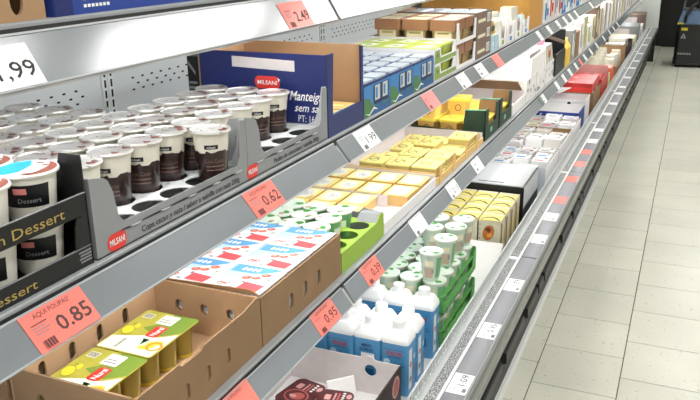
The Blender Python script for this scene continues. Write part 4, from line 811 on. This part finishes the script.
mv, mg = milk_proto('v'), milk_proto('m')
mx = [-.2665, -.3535, -.440, -.527]; my = [-.800, -.716, -.561]
for i, x in enumerate(mx):
    for j, y in enumerate(my):
        (mg if (i, j) == (1, 0) else mv).place('milk_carton', f'blue milk carton with white shoulder and cap, {["front", "second", "rear"][j]} row, {ORD[i]} from the aisle', 'milk carton', (x, y, ZD), 0, 'blue milk cartons')
# green crates of yogurt cups
lc = [lidcup(.025, .039, .098, 'cup_mint', 'lid_mint', ['leaf_green', 'leaf_green'], seed=s + 20, band=[(.012, .05, -1.1, -.1, 'peach'), (.012, .085, .2, 1.4, 'cup_green'), (.055, .075, -.9, -.1, 'label_beige'), (.03, .045, -.25, -.05, 'ink_grey')]) for s in range(3)]
cy = [-.475, -.394, -.313, -.232, -.151]; cx = [-.258, -.339, -.42]
for lv, z in enumerate((ZD, .493)):
    y0, y1, x0, x1 = -.518, -.108, -.468, -.2135; zt = z + .058
    t = thing('cup_crate', f'green cardboard crate of yogurt cups, {["lower", "upper"][lv]} of two stacked', 'crate', (-.34, -.31, z), group='green cup crates')
    part(t, 'base', MB().box(x0, y0, z, x1, y1, z + .003, 'crate_green'))
    part(t, 'front_panel', MB().prism([(y0, z), (y1, z), (y1, z + .085), (y1 - .03, z + .07), (y1 - .05, z + .022), (y0 + .03, z + .022), (y0, z + .05)], F_aisle(x1), .003, 'crate_green'))
    part(t, 'front_rail', MB().prism([(x1 - .022, z + .046), (x1, z + .058), (x1 + .001, z + .062), (x1 - .022, z + .050)], F_near(y0 + .01), y1 - y0 - .02, 'crate_green'))
    part(t, 'near_panel', MB().prism(rect(x0, z, x1 - .003, zt), F_near(y0), .003, 'crate_green')); part(t, 'far_panel', MB().prism(rect(x0, z, x1 - .003, zt + .03), F_near(y1 - .003), .003, 'crate_green')); part(t, 'back_panel', MB().box(x0, y0, z, x0 + .003, y1, zt, 'crate_green'))
    for i in range(3):
        for j in range(5):
            lc[(i * 2 + j) % 3].place('yogurt_cup', f'yogurt cup with mint green foil lid, {["lower", "upper"][lv]} green crate, {ROWN[i]}, {from_near(j)}', 'yogurt cup', (cx[i], cy[j], z + .0033), rng.uniform(-.7, .7), 'cups in green crates')
for k, (x, y) in enumerate(((-.272, -.4765), (-.262, -.345), (-.338, -.255), (-.262, -.222), (-.347, -.150), (-.258, -.136))):
    lc[k % 3].place('yogurt_cup', f'loose yogurt cup standing on the cup lids, {["alone nearest the milk cartons", "second from the milk cartons", "third, on the rear side", "fourth, on the aisle side", "fifth, rear of the far pair", "sixth, front of the far pair"][k]}', 'yogurt cup', (x, y, .493 + .1028), .2 * k, 'loose cups on the crates')
sh = MB().prism([(-.44, -.098), (-.17, -.098), (-.155, .12), (-.30, .175), (-.45, .17)], F_top(ZD + .012), .006, 'card_white')
single('cardboard_sheet', sh, 'bare white cardboard sheet lying on the deck between crates and yellow cartons', 'cardboard', (-.3, .03, ZD + .006))
sh2 = MB().hexa([(-.40, -.085), (-.165, -.085), (-.165, -.079), (-.40, -.079)], [(-.40, .180), (-.175, .180), (-.175, .186), (-.40, .186)], ZD + .0125, .488, 'card_white'); single('cardboard_flap', sh2, 'pale folded cardboard flap leaning before the yellow cartons', 'cardboard', (-.29, .12, ZD + .0125))
# yellow topped cartons
def yel_proto():
    p = Proto(); a = .0450; H = .205
    p.add('body', MB().box(-a, -a, 0, a, a, H - .002, 'carton_cream')); i = p.add('top', MB().prism(rrect(-a, -a, a, a, .004, 2), F_top(H), .003, 'carton_yellow')); mb = MB(); f = F_top(H)
    mb.flat([(-.043, -.040), (-.02, -.012), (.0, .0), (.024, -.012), (.043, -.040), (.036, -.040), (.018, -.02), (.0, -.011), (-.016, -.02), (-.036, -.040)], f, 'ink_black', .0004); mb.flat(rect(-.045, .022, .045, .045), f, 'carton_cream', .0005); mb.flat([(-.02, .01), (.0, .024), (.02, .012), (.0, .021)], f, 'ink_grey', .0004); p.add('top_print', mb, i)
    mb = MB(); f = F_near(-a); mb.flat(ell(-.004, .15, .023, .034, 20, -.3), f, 'food_orange'); mb.flat(blob(-.004, .163, .011, rg), f, 'food_brown', .0008); mb.flat(blob(.002, .14, .010, rg), f, 'pine_orange', .0008)
    for k in range(7): mb.flat(rect(-.041, .06 + .02 * k, -.037, .066 + .02 * k), f, 'ink_grey')
    f = F_aisle(a); mb.flat(rect(-.038, .03, -.012, .19), f, 'taupe_card'); mb.flat(ell(.018, .12, .014, .05), f, 'carton_yellow'); mb.flat(rect(.036, 0, .045, .2), f, 'taupe_card'); p.add('print', mb); return p  # taupe side strips paint in side shading that separates the cartons
yp = yel_proto()
for i in range(3):
    for j in range(4): yp.place('food_carton', f'yellow-topped carton with chevron print and food picture, {ROWN[i]}, {from_near(j)}', 'carton', (-.2385 - .097 * i, .248 + .0965 * j, ZD), 0, 'yellow-topped cartons')
c, ps = carton('grey_box', 'grey cardboard box with black base behind the yellow cartons', 'box', -.46, -.182, .605, .96, ZD, .60, 'card_black', 'card_pale', .005, hb=.62)
part(c, 'top_flap', MB().prism(rect(-.452, .612, -.19, .952), (V3((0, 0, .596)), V3((1, 0, 0)), V3((0, 1, .012)) / np.linalg.norm((0, 1, .012)), V3((0, -.012, 1))), .004, 'card_grey_in', 'card_grey'))
part(c, 'hand_slot', MB().flat(oval(-.34, .64, .12, .012), F_top(.6045), 'ink_black', .0003))
part(c, 'side_print', MB().flat([(.605, .50), (.96, .50), (.96, .60), (.605, .60)], F_aisle(-.182), 'card_grey_in').flat(rect(.70, .38, .92, .45), F_aisle(-.182), 'darkgreen_card', .0006))
# trays of white packets
def packets(label, x0, x1, y0, y1, nx, ny, zt, mo, mi, m, grp, hf=None, marks=('ink_grey', 'pack_red', 'sky_blue')):
    c, ps = carton('packet_tray', label, 'tray', x0, x1, y0, y1, ZD, zt, mo, mi, .004, hf=hf)
    dx, dy = (x1 - x0 - .012) / nx, (y1 - y0 - .012) / ny
    for i in range(nx):
        for j in range(ny):
            xa, ya = x1 - .006 - dx * (i + 1), y0 + .006 + dy * j; h_ = zt - ZD + rng.uniform(-.035, .02); pm_ = m if rng.random() < .5 else rng.choice(['card_pale', 'foil_grey', 'label_beige', 'pouch']); b = MB().hexa(rect(xa + .003, ya + .003, xa + dx - .003, ya + dy - .003), rect(xa + .006, ya + .006, xa + dx - .006, ya + dy - .006), ZD + .0043, ZD + h_, pm_)
            b.flat(ell(xa + dx * .75, ya + dy * .78, dx * .12, dy * .1, 8), F_top(ZD + h_), rng.choice(['ink_black', 'ink_grey', 'taupe_card']), .0007)
            b.flat(rect(xa + dx * .2, ya + dy * .2, xa + dx * .7, ya + dy * .45), F_top(ZD + h_), marks[(i + j) % len(marks)], .0005); b.flat(rect(xa + dx * .25, ya + dy * .6, xa + dx * .8, ya + dy * .68), F_top(ZD + h_), 'ink_grey', .0005)
            single('food_packet', b, f'{grp}, {ROWN[i] if i < 6 else "rear row"}, {from_near(j)}', 'packet', (xa + dx / 2, ya + dy / 2, ZD + .0043), grp)
    return c, ps
block('blue_carton', 'pale blue carton standing beside the grey box on the deck', 'carton', -.30, -.205, .985, 1.09, ZD, .575, 'sky_blue', 'lid_white', [('f', .1, .1, .9, .5, 'pack_cyan'), ('n', .1, .1, .9, .9, 'pack_blue')])
packets('white cardboard tray of small packets just past the grey box', -.56, -.17, 1.10, 1.50, 4, 4, .56, 'card_white', 'card_pale', 'lid_white', 'small white packet past grey box')
packets('brown-edged tray of white packets in the middle of the deck', -.60, -.17, 1.53, 2.02, 4, 5, .56, 'card_white', 'kraft', 'pack_white', 'white packet in brown-edged tray', marks=('ink_grey', 'wine_pink', 'label_beige'))
packets('white tray of packets in front of the blue panel', -.60, -.17, 2.05, 2.40, 4, 3, .55, 'card_white', 'card_pale', 'lid_white', 'white packet before blue panel')
c, ps = carton('blue_front_case', 'case with blue near panel and white letters on the deck', 'case', -.62, -.19, 2.43, 2.72, ZD, .575, 'blue_box2', 'card_white', .004)
mb = MB(); f = F_near(2.43)
for k, a in enumerate((-.44, -.40, -.31)): mb.flat(rect(a, .54, a + .006, .56), f, 'ink_white'); mb.flat(rect(a, .555, a + .016, .56), f, 'ink_white')
mb.flat(rect(-.5, .50, -.36, .515), f, 'pack_cyan'); part(ps['near'], 'print', mb)
c, ps = carton('spotted_case', 'white case with black dot and torn flap behind the blue panel', 'case', -.62, -.19, 2.75, 3.0, ZD, .60, 'card_white', 'card_pale', .004); part(ps['near'], 'print', MB().flat(ell(-.30, .575, .012), F_near(2.75), 'ink_black'))
part(c, 'torn_flap', MB().hexa([(-.60, 2.96), (-.40, 2.96), (-.40, 2.965), (-.60, 2.965)], [(-.60, 2.97), (-.32, 2.97), (-.32, 2.975), (-.60, 2.975)], .601, .645, 'card_white'))
c, ps = carton('kraft_case', 'brown kraft case holding red boxes on the deck', 'case', -.60, -.17, 3.05, 3.50, ZD, .60, 'kraft', 'kraft_dark', .005)
for i in range(2):
    for j in range(2): block('red_box', f'red carton standing in the kraft case, {["aisle", "rear"][i]} side, {["near", "far"][j]} half', 'carton', -.38 - .205 * i, -.185 - .205 * i, 3.06 + .215 * j, 3.27 + .215 * j, ZD + .005, .665, 'red_box', None, [('f', .1, .2, .5, .8, 'lid_white'), ('t', .1, .1, .3, .3, 'wine_pink'), ('n', .02, .75, .98, .9, 'logo_red')], group='red cartons in the kraft case')
c, ps = carton('red_case', 'open red case with pink inner panel behind the kraft case', 'case', -.62, -.17, 3.55, 4.05, ZD, .62, 'red_box', 'wine_pink', .005, hr=.66)
for k in range(4): single('film_pack', MB().hexa(rect(-.60 + .105 * k, 3.58, -.505 + .105 * k, 4.02), rect(-.59 + .105 * k, 3.62, -.515 + .105 * k, 3.98), ZD + .0053, .60, 'red_box'), f'red wrapped pack inside the open red case, {ORD[k]} from the wall', 'pack', (-.55 + .105 * k, 3.8, ZD + .0053), 'red wrapped packs')
for k in range(6):
    x, y = -.58 + .14 * (k % 3), 4.15 + .3 * (k // 3); b = MB().hexa(rect(x, y, x + .13, y + .28), rect(x + .02, y + .03, x + .11, y + .25), ZD, .55 + .02 * (k % 2), 'pale_green' if k != 5 else 'orange_pack'); b.flat(blob(x + .065, y + .14, .03, rg), F_top(.55 + .02 * (k % 2)), 'pouch', .001)
    single('salad_pack', b, f'{"orange wrapped pack among the pale green packs" if k == 5 else "pale green wrapped pack beyond the red case, " + from_near(k)}', 'pack', (x + .065, y + .14, ZD), 'pale green packs')
c, ps = carton('kraft_crate', 'low kraft crate heaped with pale pouches far along the deck', 'crate', -.62, -.17, 4.85, 5.75, ZD, .53, 'kraft', 'kraft_in', .006, hr=.62)
for k in range(15):
    x, y = -.59 + .135 * (k % 3), 4.88 + .165 * (k // 3); b = MB().hexa(rect(x, y, x + .125, y + .155), [(x + .03, y + .03), (x + .1, y + .02), (x + .105, y + .13), (x + .02, y + .12)], ZD + .0063, .56 + .03 * ((k * 7) % 4) / 2, 'pouch'); b.flat(blob(x + .06, y + .07, .022, rg), F_top(.56 + .03 * ((k * 7) % 4) / 2), 'carton_yellow' if k % 3 else 'ink_gold', .001)
    single('food_pouch', b, f'shiny pale pouch heaped in the low kraft crate, {ORD[k]} from near end', 'pouch', (x + .06, y + .08, ZD + .0063), 'pouches in the kraft crate')
c, ps = carton('dark_crate', 'dark brown open crate beyond the kraft crate', 'crate', -.62, -.17, 5.80, 6.6, ZD, .60, 'card_darkbrown', 'card_darkbrown', .006)
for k in range(8): x, y = -.59 + .2 * (k % 2), 5.84 + .18 * (k // 2); block('dark_pack', f'white and brown pack in the dark crate, {from_near(k)}', 'pack', x, x + .18, y, y + .16, ZD + .0063, .60 + .02 * (k % 3), 'pouch' if k % 2 else 'card_darkbrown', None, [('t', .2, .2, .7, .6, 'ink_white')], group='packs in the dark crate')
for k in range(4):
    y = 6.7 + .6 * k
    block('far_case', f'{["beige", "grey", "white", "brown"][k]} case near the far end of the deck', 'case', -.62, -.17, y, y + .5, ZD, [.58, .66, .6, .7][k], ['label_beige', 'card_grey', 'card_white', 'taupe_card'][k], None, [('f', .1, .2, .4, .8, 'ink_grey'), ('n', .2, .5, .8, .9, 'card_pale')], group='cases at the far end of the deck')
# ------------------------------------------------------------------ cleaning machine at the end of the aisle
t = thing('floor_scrubber', 'black wheeled cleaning machine with blue tank at the far end of the aisle', 'cleaning machine', (.43, 8.92, 0))
x0, x1, y0, y1 = .238, .62, 8.7, 9.15
part(t, 'body', MB().prism(rrect(x0, y0, x1, y1, .05, 4), F_top(.57), .51, 'machine_black'))
part(t, 'skirt', MB().prism(rrect(x0 - .01, y0 - .012, x1 + .01, y1 + .012, .06, 4), F_top(.09), .055, 'machine_black'))
part(t, 'tank', MB().hexa(rect(x0 + .005, y0 + .02, x1 - .005, y1 - .02), rect(x0 + .05, y0 + .06, x1 - .05, y1 - .06), .571, .74, 'machine_blue'))
part(t, 'tank_lid', MB().prism(rrect(x0 + .07, y0 + .08, x1 - .07, y1 - .08, .03), F_top(.765), .025, 'machine_grey'))
part(t, 'handle', MB().tube([(x0 + .06, y1 - .03, .57), (x0 + .06, y1 + .02, .8), (x0 + .09, y1 + .06, .98), (x1 - .09, y1 + .06, .98), (x1 - .06, y1 + .02, .8), (x1 - .06, y1 - .03, .57)], .016, 'machine_grey'))
part(t, 'hose', MB().tube([(x0 + .1, y0 + .03, .60), (x0 + .1, y0 - .01, .68), (x0 + .16, y0 + .02, .80), (x0 + .22, y0 + .12, .84), (x0 + .24, y0 + .2, .77)], .022, 'machine_black'))
f = F_near(y0); mb = MB().flat(rect(x0 + .06, .49, x0 + .14, .525), f, 'label_yellow').flat(rect(x0 + .005, .565, x0 + .08, .59), F_near(y0 + .012), 'label_yellow').flat([(x0 + .06, .385), (x0 + .13, .385), (x0 + .095, .455)], f, 'ink_grey').flat([(x0 + .085, .392), (x0 + .105, .392), (x0 + .095, .425)], f, 'ink_black', .001)
for k in range(6): mb.flat(rect(x0 + .05 + .028 * k, .17, x0 + .07 + .028 * k, .195), f, 'ink_grey')
part(t, 'label_print', mb)
for x in (x0 + .03, x1 - .055):
    for y in (y0 + .07, y1 - .07):
        wh = MB().prism(ell(y, .045, .045, n=20), F_aisle(x + .025), .025, 'tyre'); part(t, 'wheel', wh)
